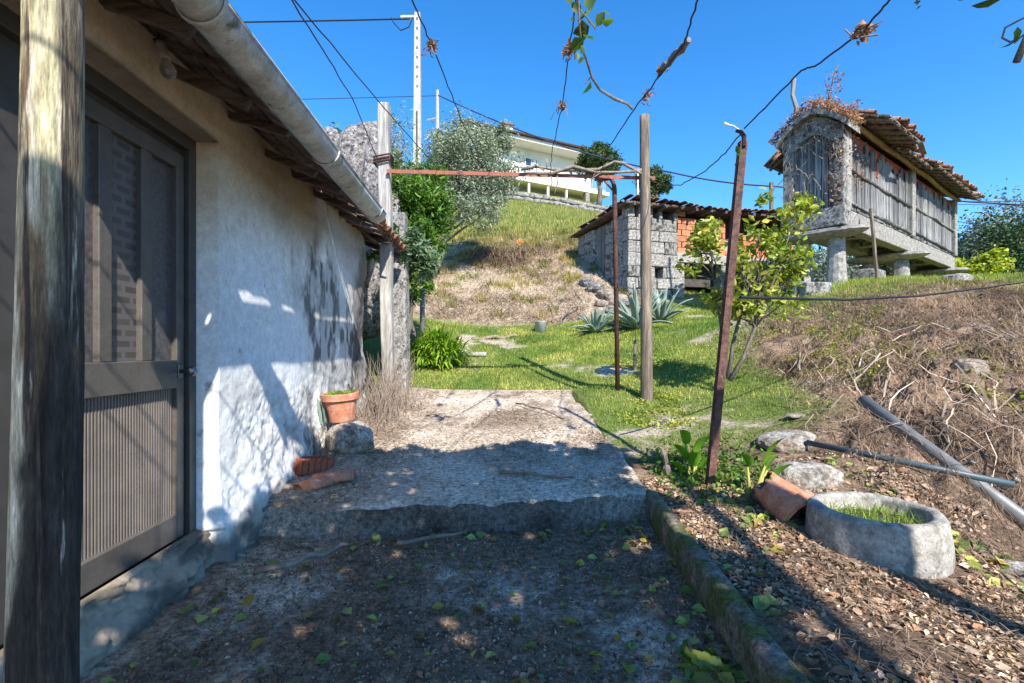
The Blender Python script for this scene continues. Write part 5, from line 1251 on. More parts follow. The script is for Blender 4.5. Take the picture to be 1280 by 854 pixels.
# forest mass beyond
n = 400; pts = []
a = RNG.uniform(R(-5), R(80), n); d = RNG.uniform(70, 150, n); xs_, ys2 = np.sin(a) * d, np.cos(a) * d
k = xs_ > 22; xs_, ys2 = xs_[k], ys2[k]; zs_ = G(xs_, ys2)
C_ = []
for x, y, z in zip(xs_, ys2, zs_):
    r_ = RNG.uniform(2, 3.6); C_.append(np.array([x, y, z + r_]) + RNG.normal(size=(60, 3)) * r_ * .5)
leaves('far_forest', np.concatenate(C_), 1.3, 'forest', None, .8, kind='stuff')

# strap leaved clump (agapanthus like)
def ribbon(V, Fc, T, base, dirv, L, w, curl, seg=5, tint=None, fold=.25):
    """curving strap leaf"""
    o = len(V); side = np.cross(dirv, [0, 0, 1.0]); side /= max(np.linalg.norm(side), 1e-6)
    p = np.array(base, float); d = np.array(dirv, float); d /= np.linalg.norm(d)
    for i in range(seg + 1):
        t = i / seg; ww = w * (1 - t ** 2.2) * (.55 + .9 * t if t < .5 else 1.0) * .5
        nrm = np.cross(side, d)
        V += [p - side * ww + nrm * ww * fold, p.copy(), p + side * ww + nrm * ww * fold]; T += [tint] * 3
        p = p + d * L / seg; d = d + np.array([0, 0, -curl / seg]); d /= np.linalg.norm(d)
    for i in range(seg):
        a = o + i * 3; Fc += [(a, a + 1, a + 4, a + 3), (a + 1, a + 2, a + 5, a + 4)]
lc = at(545, 440, 8.9); e = empty('strap_leaf_clump', (lc.x, 9.0, g1(lc.x, 9.0)), 0, 'lush bright green clump of strap leaves at the lawn edge beside the granite pillar', 'plant')
V_, F_, T_ = [], [], []
for i in range(1100):
    a = random.uniform(0, 2 * math.pi); el = random.uniform(.2, 1.4); rr = random.uniform(0, .42)
    b_ = (math.cos(a) * rr * 1.25, math.sin(a) * rr, random.uniform(0, .62 - rr * .7)); aa = a + random.uniform(-.9, .9)
    k = random.uniform(.5, 1.35); ribbon(V_, F_, T_, b_, (math.cos(aa) * math.cos(el), math.sin(aa) * math.cos(el), math.sin(el)), random.uniform(.2, .42), .045, random.uniform(.8, 3.0), 5, (k, k * random.uniform(.92, 1.08), k * .8))
npmesh('leaf', np.array(V_), np.array(F_), 'lily', e, {'tint': np.array(T_)}, smooth=True, kind='stuff')
e['label'] = 'lush bright green clump of strap leaves at the lawn edge beside the granite pillar'

# agaves
def agave(lb, px, py, d, size, n):
    p = at(px, py, d); e = empty('agave', (p.x, d, g1(p.x, d)), 0, lb, 'agave', 'agaves below the stone shed')
    for i in range(n):
        a = i * 2.4 + random.uniform(-.3, .3); el = random.uniform(.25, 1.35) if i > n * .4 else random.uniform(.9, 1.4)
        V_, F_, T_ = [], [], []; L = size * random.uniform(.75, 1.1)
        ribbon(V_, F_, T_, (math.cos(a) * .05, math.sin(a) * .05, .02), (math.cos(a) * math.cos(el), math.sin(a) * math.cos(el), math.sin(el)), L, size * .17, random.choice((.1, .3, .9)) * (1 if el < 1 else .3), 6, (1, 1, 1), .5)
        o = npmesh('leaf', np.array(V_), np.array(F_), 'agave', e, smooth=True); sd = o.modifiers.new('solid', 'SOLIDIFY'); sd.thickness = .018
agave('smaller agave left of the rusty pole', 745, 398, 11.2, .66, 24)
agave('large agave directly behind the brown post', 797, 398, 11.0, 1.0, 28)
agave('medium agave right of the brown post near the shed', 826, 392, 11.4, .85, 16)

# ================================================================== SMALL THINGS
# bucket
p = at(676, 417, 11.8); e = empty('zinc_bucket', (p.x, 11.8, g1(p.x, 11.8) - .02), 0, 'small pale grey bucket on the lawn at the foot of the earth bank', 'bucket')
b = MB(); b.lathe([(0, 0), (.13, 0), (.15, .27), (.158, .275), (.155, .285), (.14, .275), (.12, .03), (0, .03)], 24); b.build('body', 'zinc', e, smooth=True)
b = MB(); b.tube([(.152 * math.cos(t), 0, .27 - .12 * math.sin(t)) for t in np.linspace(0, math.pi, 12)], .005, 5); b.build('handle', 'wire', e)
# sticks on lawn and bank
def stick(lb, a, b_, r_=.02, m='vinewood', cat='stick', gp='dry sticks lying about'):
    mb = MB(); a = Vector(a); b_ = Vector(b_); mb.tube([p - a for p in crooked(a, b_, 6, .04)], [r_, r_, r_ * .9, r_ * .9, r_ * .8, r_ * .7, r_ * .5], 6)
    o = mb.build('dry_stick', m, smooth=True); o.location = a; tag(o, lb, cat, gp); return o
def onG(x, y, h=.02): return (x, y, g1(x, y) + h)
def gp_(px, d, h=.02): x = (px - 640) / F * d; return onG(x, d, h)
stick('long grey stick at the bank foot right of the strap leaf clump', gp_(590, 11.0), gp_(648, 11.4), .05)
stick('dark curved branch on the bank left of the smaller agave', gp_(692, 12.2), (at(727, 372, 13).x, 13, g1(at(727, 372, 13).x, 13) + .25), .03, 'bark')
stick('thin stick lying on the concrete path in sun', (.05, 6.2, slab_z(0, 6.2) + .03), (.62, 5.4, slab_z(0, 5.4) + .03), .012)
stick('twig on the step edge at its right', (-.1, 3.75, slab_z(0, 3.7) + .025), (.45, 3.62, slab_z(0, 3.6) + .03), .013)
stick('grey stick on the yard below the step', (-.7, 2.95, -1.18), (-.3, 3.1, -1.17), .014)
stick('pale forked branch on the yard beside the cottage', (-1.35, 2.55, -1.17), (-.95, 2.85, -1.15), .018)
stick('short thick stick at the bottom of the yard', (.1, 1.75, -1.2), (.2, 1.4, -1.2), .012)
b = MB(); b.tube([(0, 0, 0), (.5, .0, .0)], .05, 8); o = b.build('cut_log', 'paleWood', smooth=True); o.location = gp_(577, 9.7, .05); tag(o, 'short pale cut log beside the strap leaf clump', 'log')
# stake with thin wire
p = at(793, 462, 8.0); gz_ = g1(p.x, 8.0); b = MB(); b.tube([(0, 0, -.1), (.01, 0, .5)], [.035, .028], 7); o = b.build('short_stake', 'bark'); o.location = (p.x, 8.0, gz_); tag(o, 'short dark wooden stake on the lawn left of the brown post', 'stake')
wire('stake_wire', [(p.x + .01, 8.0, gz_ + .48), at(796, 218, 6.3)], .004, 'wire', 'fine wire running up from the short stake to the red beam', 'wire')
# orange plant marker / flower on bank
e = empty('orange_flower', at(650, 300, 18.4), 0, 'single orange bloom on the dry bank below the cream house', 'flower'); p = Vector(e.location); zz_ = g1(p.x, p.y); e.location.z = zz_ + .12
Mt['orange'] = mat('orange_petal', [(.7, .16, .03), (.8, .3, .06)], .6, bump=0)
for k in range(7):
    a = k * 2 * math.pi / 7; b = MB(); b.box((math.cos(a) * .07, -.02, math.sin(a) * .07), (.10, .03, .07), Matrix.Rotation(-a, 3, 'Y')); b.build('petal', 'orange', e)
b = MB(); b.lathe([(0, .03), (.045, .02), (.05, 0), (0, -.02)], 12, (0, -.05, 0), Matrix.Rotation(R(90), 3, 'X')); b.build('flower_centre', 'yellowbeam', e)
b = MB(); b.tube([(0, .02, 0), (0, .05, -.3)], .02, 5); b.build('stem', 'stem', e)

# flower pot on rock with dry stems, at the wall
rkp = at(432, 535, 4.25)
rock('pale_stone', 'pale rounded stone under the terracotta flower pot', 'stone', (rkp.x + .03, 4.28, slab_z(0, 4.25) + .12), (.2, .16, .155), 21, 'rockwhite', .4)
pp = at(428, 526, 4.3); e = empty('flower_pot', (pp.x, 4.3, pp.z + .0), 0, 'terracotta flower pot with a thick rim on a pale stone by the cottage wall', 'flower pot'); e.rotation_euler = (.05, -.06, 0)
b = MB(); b.lathe([(0, 0), (.10, 0), (.138, .19), (.158, .19), (.163, .25), (.148, .252), (.135, .2), (.125, .2), (.0, .2)], 32); b.build('body', 'terra', e, smooth=False, bevel=.004)
b = MB(); b.lathe([(0, .235), (.07, .238), (.146, .228)], 20, wob=.02); b.build('soil', 'darkstone', e)
pt = RNG.uniform(-1, 1, (500, 3)) * np.array([.12, .12, .012]) + np.array([0, 0, .25]); pt = pt[np.hypot(pt[:, 0], pt[:, 1]) < .135]
leaves('moss', pt, .02, 'grass', e, .5)
V_, F_, T_ = [], [], []
for i in range(9):
    ribbon(V_, F_, T_, (-.15 + random.uniform(-.03, .02), random.uniform(-.1, .05), .0), (random.uniform(-.3, .1), -.1, 1), random.uniform(.15, .26), .035, .6, 5, (1, 1, 1))
npmesh('cactus_leaf', np.array(V_), np.array(F_), 'agave', e, smooth=True)
# dry reddish stems round the pale post foot
def brush(lb, cx, cy, n, sx, sy, h, m='drystem', name='dry_brush'):
    e = empty(name, (cx, cy, g1(cx, cy)), 0, lb, 'dry plant'); mb = MB()
    for i in range(n):
        a = Vector((random.gauss(0, sx), random.gauss(0, sy), -.02)); 
        zz = slab_z(0, cy + a.y) - e.location.z if m_slab(np.array([cx + a.x]), np.array([cy + a.y]))[0] else g1(cx + a.x, cy + a.y) - e.location.z
        a.z = zz; t = a + Vector((random.gauss(0, .13), random.gauss(0, .12), random.uniform(.15, 1) ** 1.4 * h)); mb.tube(crooked(a, t, 4, .09), [.0035, .0035, .003, .002, .001], 3, caps=False)
    mb.build('stems', m, e, kind='stuff'); return e
brush('tangle of dry reddish stems around the foot of the pale post', -1.52, 5.6, 430, .13, .42, .75)
brush('dry straw coloured stems between flower pot and hollow brick', -1.62, 4.15, 160, .09, .25, .3, 'vinewood')
# hollow brick
bp = at(385, 577, 4.05); e = empty('hollow_brick', (-1.56, 3.74, slab_z(0, 3.74) + .02), .5, 'red hollow clay brick standing against the foot of the cottage wall', 'brick')
e.rotation_euler = (.0, .12, .95)
b = MB(); Lb, Wb, Hb = .26, .17, .11
cols_, rows_ = 5, 3; t_ = .012
# frame with open cells on the top face (cells run vertically)
for i in range(cols_ + 1): b.box((-Lb / 2 + i * Lb / cols_, 0, Hb / 2), (t_, Wb + t_, Hb))
for j in range(rows_ + 1): b.box((0, -Wb / 2 + j * Wb / rows_, Hb / 2 - .001), (Lb + t_ - .002, t_, Hb - .002))
b.build('body', 'redbrick', e) if 'redbrick' in Mt else None
Mt['redbrick'] = mat('red_clay_brick', [(.28, .075, .04), (.36, .11, .065)], .85, bump=.3, bscale=60)
b.build('body', 'redbrick', e)
# curved roof tile pieces on the step
GT = 'broken roof tiles on the step'
for lb, px, py, d, rz, s in (('front broken roof tile piece on the step corner', 358, 600, 3.36, -2.3, 1.0), ('rear broken roof tile piece overlapping the front one', 375, 590, 3.52, 3.4, 1.1)):
    p = at(px, py, d); me = TILE.copy(); me.materials.clear(); me.materials.append(Mt['palebrick']) if 'palebrick' in Mt else me.materials.append(Mt['terra'])
    o = bpy.data.objects.new('broken_roof_tile', me); COL.objects.link(o); o.location = (p.x + (.1 if rz > 3 else .08), d, slab_z(0, d) + .02); o.rotation_euler = (.05, .08, rz); o.scale = (.62 * s, 1.05, .8); tag(o, lb, 'roof tile', GT)
# broken bit near kerb
rock('tile_fragment', 'small orange tile fragment in the weeds behind the leaning iron', 'fragment', onG(1.62, 3.9, .02), (.06, .04, .03), 4, 'terra', .3, 1)

# stone basin with grass
bc = (1.95, 2.60); bz_ = -1.09
e = empty('stone_basin', (bc[0], bc[1], bz_), .3, 'round thick walled stone basin filled with grass at the foot of the bank', 'basin'); e.rotation_euler = (.0, .0, .3)
b = MB(); b.lathe([(0, -.05), (.31, -.05), (.32, -.02), (.328, .01), (.329, .05), (.326, .10), (.316, .19), (.309, .232), (.298, .243), (.268, .246), (.246, .24), (.238, .222), (.232, .12), (.0, .10)], 110, (0, 0, 0), Matrix.Diagonal((1.0, .97, 1)), .006)
me = b.build('bowl', 'basin', e, smooth=True)
co = np.array([v.co[:] for v in me.data.vertices]); nn = .014 * fbm(co[:, 0] * 9, co[:, 1] * 9, co[:, 2] * 9, 5, .65) + .008 * fbm(co[:, 0] * 40, co[:, 1] * 40, co[:, 2] * 40, 2) * (co[:, 2] > .15)
for v, k in zip(me.data.vertices, nn): v.co.x *= 1 + k * 2; v.co.y *= 1 + k * 2; v.co.z += k * .6
b = MB(); b.lathe([(0, .165), (.12, .17), (.235, .16)], 24, wob=.02); b.build('soil', 'darkstone', e)
V_, F_, T_ = [], [], []
for i in range(520):
    a = random.uniform(0, 2 * math.pi); rr = .21 * math.sqrt(random.random()); el = random.uniform(.3, 1.4); aa = random.uniform(0, 2 * math.pi); k = random.uniform(.5, 1.5)
    ribbon(V_, F_, T_, (math.cos(a) * rr, math.sin(a) * rr, .16), (math.cos(aa) * math.cos(el), math.sin(aa) * math.cos(el), math.sin(el)), random.uniform(.04, .11), .006, 1.0, 3, (k, k, k * .7))
npmesh('grass_tuft', np.array(V_), np.array(F_), 'grass', e, {'tint': np.array(T_)}, kind='stuff')

# broken terracotta pot on its side
e = empty('broken_pot', at(981, 628, 2.95), 0, 'broken terracotta pot lying on its side against the stone basin', 'flower pot')
M = Matrix.Rotation(R(205), 3, 'Z') @ Matrix.Rotation(R(62), 3, 'Y')
M = (Vector((.3, -.78, -.42))).normalized().to_track_quat('Z', 'Y').to_matrix()
b = MB(); nseg = 48; prof = [(.085, -.13), (.09, -.10), (.105, -.03), (.122, .06), (.126, .075), (.142, .077), (.146, .13), (.136, .135)]
vs = []; fs = []
for i in range(nseg + 1):
    a = math.pi * 2 * i / nseg
    for j_, (r_, z_) in enumerate(prof):
        zz_ = z_ + (.03 * math.sin(a * 3) + .02 * math.sin(a * 7 + 1) + .012 * math.sin(a * 13) + .01 if j_ == 0 else 0)
        vs.append(M @ Vector((r_ * math.cos(a), r_ * math.sin(a), zz_)))
mm = len(prof)
for i in range(nseg):
    for k in range(mm - 1): fs.append((i * mm + k, (i + 1) * mm + k, (i + 1) * mm + k + 1, i * mm + k + 1))
b.add(vs, fs); o = b.build('body', 'terra', e, smooth=False); sd = o.modifiers.new('s', 'SOLIDIFY'); sd.thickness = .012; sd.offset = 1
rock('dark_soil_lump', 'dark earth lump spilled from the broken pot', 'soil', at(964, 618, 3.08), (.11, .09, .07), 31, 'darkstone', .3, 3)
rock('pale_rock', 'large pale rock behind the broken pot', 'rock', (at(1010, 600, 3.35).x, 3.35, g1(1.9, 3.35) + .02), (.24, .14, .12), 33, 'rockwhite', .2, 4, 'pale rocks at the foot of the bank')
rock('pale_rock', 'flat whitish rock above the calla leaves', 'rock', (at(985, 556, 4.1).x, 4.1, g1(2.3, 4.1)), (.26, .2, .09), 35, 'rockwhite', .5, 4, 'pale rocks at the foot of the bank')
rock('pale_rock', 'pale rock slab at the lower right edge of the litter', 'rock', (2.62, 2.38, g1(2.62, 2.38) - .04), (.36, .16, .09), 37, 'rockwhite', -.6, 4, 'pale rocks at the foot of the bank')
rock('pale_rock', 'thin flat stone above the whitish rock', 'rock', (at(994, 532, 4.5).x, 4.5, g1(2.64, 4.5) + .02), (.09, .06, .02), 38, 'rockwhite', .3, 2, 'pale rocks at the foot of the bank')
rock('bank_boulder', 'rounded brown boulder bedded in the dug bank on the right', 'boulder', (at(1215, 482, 4.6).x, 4.62, g1(4.38, 4.62) - .06), (.13, .12, .12), 39, 'rockbrown', .2, 3)
cb = at(1018, 364, 9.2)
b = MB(); b.box((0, 0, .0), (.52, .3, .27), None, jit=.03); o = b.build('granite_block', 'granite_old', bevel=.03); o.location = (cb.x, 9.2, g1(cb.x, 9.2) + .1); o.rotation_euler = (0, 0, .1); tag(o, 'squared granite block lying on the crest left of the granary pillars', 'granite block', 'loose granite blocks')
cb = at(1085, 342, 10.6); b = MB(); b.box((0, 0, .0), (.6, .5, .34), None, jit=.04); o = b.build('granite_block', 'granite_old', bevel=.04); o.location = (cb.x, 10.6, g1(cb.x, 10.6) + .12); o.rotation_euler = (0, 0, .6); tag(o, 'pale granite block under the granary floor next to the wooden prop', 'granite block', 'loose granite blocks')
rock('crest_rock', 'low rough rock in the grass below the granary end', 'rock', (at(1195, 362, 9.5).x, 9.5, g1(8.7, 9.5)), (.28, .2, .12), 41, 'granite', .3, 3)
for k_, (lb, px, d, s_) in enumerate((('largest grey rubble stone at the shed corner', 770, 13.1, .3), ('rubble stone under the shed door', 745, 14.0, .28), ('flat rubble stone left of the shed corner', 757, 13.5, .26), ('rounded rubble stone touching the shed corner', 781, 12.9, .22),
        ('small rubble stone at the front of the heap', 764, 12.6, .18), ('brownish rubble stone at the left end of the heap', 733, 14.4, .24), ('small rubble stone in the middle of the heap', 752, 13.0, .17))):
    p = at(px, 350, d); rock('rubble_stone', lb, 'rubble', (p.x, d, g1(p.x, d) + .05), (s_, s_ * .8, s_ * .6), k_ + 50, 'granite_dark' if k_ % 2 else 'rockbrown', k_, 3, 'rubble at the shed corner')

# calla-like plants
def calla(lb, base, specs):
    e = empty('calla_plant', base, 0, lb, 'plant', 'calla plants by the leaning iron')
    for (sx, sy, h, lw, ll, yaw) in specs:
        b = MB(); tip = Vector((sx, sy, h)); b.tube([(sx * .2, sy * .2, -.03), (sx * .5, sy * .5, h * .5), tip], [.013, .011, .007], 6); st = b.build('stem', 'stem', e, smooth=True)
        V_, F_, T_ = [], [], []
        ribbon(V_, F_, T_, tuple(tip), (math.cos(yaw) * .5, -.2 - .2 * math.sin(yaw), .95), ll, lw, .9, 8, (1, 1, 1), .9)
        npmesh('leaf', np.array(V_), np.array(F_), 'calla', st, smooth=True)
calla('calla plant right of the leaning iron with a rolled upright leaf', at(938, 630, 3.2), [(.10, 0, .26, .055, .26, 1.3), (-.01, .02, .24, .10, .14, 2.6), (.14, -.02, .14, .09, .2, 1.0), (.12, .02, .22, .10, .13, -.6)])
calla('calla plant left of the leaning iron with broad pale leaves', at(866, 608, 3.75), [(-.07, 0, .2, .11, .2, 2.7), (.04, 0, .26, .12, .2, .9), (.0, -.03, .16, .12, .16, 1.8), (.07, .02, .12, .1, .16, .3), (-.05, .02, .32, .1, .17, 2.1), (-.1, 0, .1, .09, .15, 3.0)])
b = MB(); b.tube(crooked((0, 0, -.02), (-.05, 0, .2), 4, .08), [.03, .028, .02, .02, .012], 7, wob=.2); o = b.build('dead_stump', 'bark'); o.location = onG((835 - 640) / F * 3.75, 3.75); tag(o, 'small dark dead stump left of the leaning iron', 'stump')

# pipes on the bank
def pipe(name, lb, a, b_, r_, m):
    a = Vector(a); b_ = Vector(b_); d = (b_ - a).normalized(); u_ = d.cross(Vector((0, 0, 1))).normalized(); w_ = u_.cross(d); mb = MB(); n = 16; vs = []
    for p, rr in ((a, r_), (b_, r_), (b_, r_ * .82), (a, r_ * .82)):
        for k in range(n): t = 2 * math.pi * k / n; vs.append(p - a + u_ * math.cos(t) * rr + w_ * math.sin(t) * rr)
    fs = []
    for q in range(4):
        for k in range(n): fs.append((q * n + k, q * n + (k + 1) % n, ((q + 1) % 4) * n + (k + 1) % n, ((q + 1) % 4) * n + k))
    mb.add(vs, fs); o = mb.build(name, m, smooth=False); o.location = a
    for p_ in o.data.polygons: p_.use_smooth = True
    return tag(o, lb, 'pipe', 'pipes lying on the dug bank')
pipe('drain_pipe', 'thick grey pipe running down the dug bank to the right edge', at(1078, 500, 4.35), at(1330, 688, 2.85), .052, 'pipe')
pipe('water_hose', 'slim blue grey pipe lying across the thick grey one above the basin', at(1008, 553, 3.9), at(1268, 606, 3.02), .022, 'bluepipe')

# ================================================================== GROUND COVER (stuff)
def normals(x, y):
    e_ = .03; gx_ = (G(x + e_, y) - G(x - e_, y)) / (2 * e_); gy_ = (G(x, y + e_) - G(x, y - e_)) / (2 * e_)
    return unit(np.stack([-np.clip(gx_, -1, 1), -np.clip(gy_, -1, 1), np.ones_like(x)], 1))
def blades(name, x, y, z, h, w, m, lean=.5, tint=None):
    n = len(x); a = RNG.uniform(0, 2 * np.pi, n); l = RNG.uniform(0, lean, n)[:, None]
    dirv = unit(np.stack([np.cos(a) * l[:, 0], np.sin(a) * l[:, 0], np.ones(n)], 1)); s = np.stack([-np.sin(a), np.cos(a), np.zeros(n)], 1) * (np.asarray(w) * .5)[..., None] if np.ndim(w) else np.stack([-np.sin(a), np.cos(a), np.zeros(n)], 1) * w * .5
    b0_ = np.stack([x, y, z], 1); H = (np.asarray(h) * RNG.uniform(.5, 1.4, n))[:, None]
    V = np.stack([b0_ - s, b0_ + s, b0_ + dirv * H], 1).reshape(-1, 3); Fc = np.arange(3 * n).reshape(-1, 3)
    t = RNG.uniform(.55, 1.45, (n, 1)) * np.ones((n, 3)) if tint is None else tint
    return npmesh(name, V, Fc, m, None, {'tint': np.repeat(t, 3, 0)}, kind='stuff')
def gtint(n, dryf):
    base = RNG.uniform(.55, 1.4, (n, 1)) * np.ones((n, 3)); k = (RNG.random(n) < dryf)[:, None]
    return np.where(k, base * np.array([2.0, 1.25, 2.2]), base)
# lawn
n = 170000; d = RNG.uniform(4.2, 13.2, n) ; x = RNG.uniform(-2.2, 6.5, n); y = d
noi = fbm(x * 1.1, y * 1.1, 2, 5, .6) + .25 * fbm(x * 3.7, y * 3.7, 7, 4)
k = (m_bank(x, y) < .45) & (noi < RNG.normal(.17, .1, n)) & ~m_slab(x, y) & ~((x < slab_right(y) + .04) & (y < SLAB_FAR + .03)) & (m_dirthill(x, y) < .3) & ~((x < wall_x(y) + .1) & (y < 7)) & ~((y > 13.2 + .3 * (x - 3.2)) & (x > 3))
k &= (y > 4.5 + .6 * fbm(x, y * 0, 2)) | (x < 1.6)
x, y = x[k], y[k]; blades('lawn_grass', x, y, G(x, y) - .005, .018 + .0035 * y * (1 + .6 * fbm(x * 2, y * 2, 3)), .003 + .0012 * y, 'grass', 1.0, gtint(len(x), .15) * (1 + np.clip(1.3 * fbm(x * 1.6, y * 1.6, 91, 4), -.4, .6)[:, None] * np.array([1.0, .55, .9])))
# tufts on the earth bank and ragged seams
cxy = np.stack([RNG.uniform(-3, 4, 420), RNG.uniform(12.2, 21.5, 420)], 1); w_ = (m_dirthill(cxy[:, 0], cxy[:, 1]) > .15) & (RNG.random(420) < sstep(11.5, 19, cxy[:, 1] + 2.2 * fbm(cxy[:, 0], cxy[:, 1], 81)) - .02); cxy = cxy[w_]
q = np.repeat(cxy, 70, 0) + RNG.normal(size=(len(cxy) * 70, 2)) * .11; ct = np.repeat(np.array([[1, 1, 1], [1.5, 1.1, 1.2], [.6, .6, .5], [1.8, 1.2, 1.5]])[RNG.integers(0, 4, len(cxy))], 70, 0)
blades('hillside_tufts', q[:, 0], q[:, 1], G(q[:, 0], q[:, 1]) - .02, .2, .022, 'drygrass', 1.3, ct * RNG.uniform(.5, 1.2, (len(q), 1)))
# hill grass
n = 100000; y = RNG.uniform(15.5, 37, n); x = RNG.uniform(-.25, .24, n) * y * 1.0 + 1.0
k = (m_dirthill(x, y) < .25 + .7 * RNG.random(n) ** 2) & (x < .245 * y + .3)
x, y = x[k], y[k]; blades('hill_grass', x, y, G(x, y) - .02, .2, .03, 'drygrass', 1.1, gtint(len(x), .15))
# crest grass by the granary
n = 90000; y = RNG.uniform(7.6, 16, n); x = RNG.uniform(4.8, 15, n)
k = (sstep(7.6, 9.0, y + .8 * fbm(x * 1.1, y * 1.1, 2, 5, .6)) > RNG.random(n)) & (fbm(x * 1.5, y * 1.5, 5) < .25)
x, y = x[k], y[k]; blades('crest_grass', x, y, G(x, y) - .01, .10, .014, 'grass', 1.0, gtint(len(x), .3))
# weeds patches on the bank (leaf clumps)
cx = []; 
for i in range(1500):
    yy_ = RNG.uniform(3.6, 9); xx_ = RNG.uniform(1.2, 1.2 + .9 * yy_)
    if fbm(np.array([xx_ * 1.3]), np.array([yy_ * 1.3]), 11)[0] > .12 and not m_slab(np.array([xx_]), np.array([yy_]))[0]: cx.append((xx_, yy_))
cx = np.array(cx); keep = RNG.random(len(cx)) < np.where(cx[:, 0] > .78 * cx[:, 1], .12, .85); cx = cx[keep]
q = np.repeat(cx, 26, 0) + RNG.normal(size=(len(cx) * 26, 2)) * .07
leaves('weed_patches', np.stack([q[:, 0], q[:, 1], G(q[:, 0], q[:, 1]) + RNG.uniform(.0, .05, len(q))], 1), .038, 'lemon', None, .6, up=.3, kind='stuff')
q = np.stack([RNG.normal(1.5, .28, 1500), RNG.normal(3.75, .3, 1500)], 1); q = q[(q[:, 0] > 1.08)]
leaves('kerb_weeds', np.stack([q[:, 0], q[:, 1], G(q[:, 0], q[:, 1]) + RNG.uniform(.0, .05, len(q))], 1), .04, 'laurel', None, .6, up=.3, kind='stuff')
# straw / roots on the bank and litter by kerb
def ribbons(name, x, y, L, w, m, kind='stuff', lift=.012, tint=None, seg=3, zoff=None, bend=.5):
    n = len(x); a = RNG.uniform(0, 2 * np.pi, n); P0 = np.stack([x, y], 1); pts = [P0]; ang = a
    Ls = (np.asarray(L) * RNG.uniform(.5, 1.5, n))
    for s_ in range(seg):
        ang = ang + RNG.normal(0, bend, n); pts.append(pts[-1] + np.stack([np.cos(ang), np.sin(ang)], 1) * (Ls / seg)[:, None])
    V = []; off = RNG.uniform(0, lift * 2, n)
    arch = [0, 1, 1, 0] if seg == 3 else [0] * (seg + 1)
    for i_, p in enumerate(pts):
        z = (G(p[:, 0], p[:, 1]) if zoff is None else zoff(p[:, 0], p[:, 1])) + off + .004 + (RNG.uniform(0, lift * 1.6, n) if 0 < i_ < seg else 0)
        sd = np.stack([-np.sin(a), np.cos(a), np.zeros(n)], 1) * (np.asarray(w) * .5 * (1 if i_ < seg else .3)) if not np.ndim(w) else np.stack([-np.sin(a), np.cos(a), np.zeros(n)], 1) * (w * .5)[:, None]
        c = np.stack([p[:, 0], p[:, 1], z], 1); V += [c - sd, c + sd]
    V = np.stack(V, 1); m2_ = V.shape[1]; V = V.reshape(-1, 3); b_ = np.arange(n)[:, None] * m2_
    Fc = np.concatenate([b_ + np.array([[2 * i_, 2 * i_ + 1, 2 * i_ + 3, 2 * i_ + 2]]) for i_ in range(seg)])
    t = RNG.uniform(.45, 1.6, (n, 1)) * np.ones((n, 3)) if tint is None else tint
    return npmesh(name, V, Fc, m, None, {'tint': np.repeat(t, m2_, 0)}, kind=kind)
n = 120000; y = RNG.uniform(2.0, 9.5, n) ** 1.0; x = RNG.uniform(1.0, 10.5, n)
k = (RNG.random(n) < m_bank(x, y) * .9) & (fbm(x * 1.4, y * 1.4, 51, 4) > RNG.normal(-.1, .2, n)) & (x < 1.12 * y + .6) & (np.hypot(x - bc[0], y - bc[1]) > .4); x, y = x[k], y[k]
ribbons('bank_straw', x, y, .06 + .011 * y, .0008 + .0007 * y, 'straw', lift=.02, bend=.8, tint=(RNG.uniform(.45, 1.5, (len(x), 1)) * (1 + 1.1 * fbm(x * 2.2, y * 2.2, 71, 4))[:, None]).clip(.12, 2.2) * np.array([[1, .97, .94]]))
n = 170; y2 = RNG.uniform(3.4, 6.2, n); x2 = RNG.uniform(2.7, 6.3, n); k2_ = (m_bank(x2, y2) > .5) & (x2 < 1.08 * y2)
ribbons('exposed_roots', x2[k2_], y2[k2_], .65, .014, 'litter', lift=.05, seg=5, bend=.55)
n = 800; y = RNG.uniform(3.2, 7, n); x = RNG.uniform(2.4, 7.2, n); k = (m_bank(x, y) > .5) & (x < 1.1 * y); x, y = x[k], y[k]
ribbons('bank_roots', x, y, .4, .007, 'straw', lift=.05, seg=3, bend=.6)
n = 24000; y = RNG.uniform(11.5, 21, n); x = RNG.uniform(-3.2, 3.8, n); k = (m_dirthill(x, y) > .5) & (fbm(x * .8, y * .8, 21) > RNG.normal(.0, .25, n)); x, y = x[k], y[k]
ribbons('hillside_dry_weeds', x, y, .22, .014, 'straw', lift=.03, bend=.9)
# dry brush patch
q = np.stack([RNG.normal(-.35, .55, 900), RNG.normal(17.0, .3, 900)], 1)
ribbons('bramble_heap', q[:, 0], q[:, 1], .5, .018, 'straw', lift=.13, bend=.9, tint=RNG.uniform(.4, 1.0, (900, 1)) * np.ones((900, 3)))
# litter strip right of the kerb
n = 3800; y = RNG.uniform(1.1, 3.6, n); x = RNG.uniform(.98, 3.2, n); k = (x > kerb_x(y) + .14) & (np.hypot(x - bc[0], y - bc[1]) > .37) & (m_bank(x, y) < .6) & (x < 1.15 * y + .2); x, y = x[k], y[k]
ribbons('litter_straw', x, y, .11, .003, 'straw', lift=.012, bend=.25)
n = 34000; y = RNG.uniform(1.0, 3.7, n); x = RNG.uniform(.98, 3.0, n); k = (x > kerb_x(y) + .03) & (np.hypot(x - bc[0], y - bc[1]) > .36) & (m_bank(x, y) < .7) & (fbm(x * 2.3, y * 2.3, 61, 4) > RNG.normal(-.2, .2, n)); x, y = x[k], y[k]
leaves('leaf_litter', np.stack([x, y, G(x, y) + .01], 1), RNG.choice([.014, .022, .03, .05], len(x), p=[.35, .35, .22, .08]), 'litter', None, .6, lie=normals(x, y) + RNG.normal(size=(len(x), 3)) * .35, kind='stuff', tcol=litcol(len(x)))
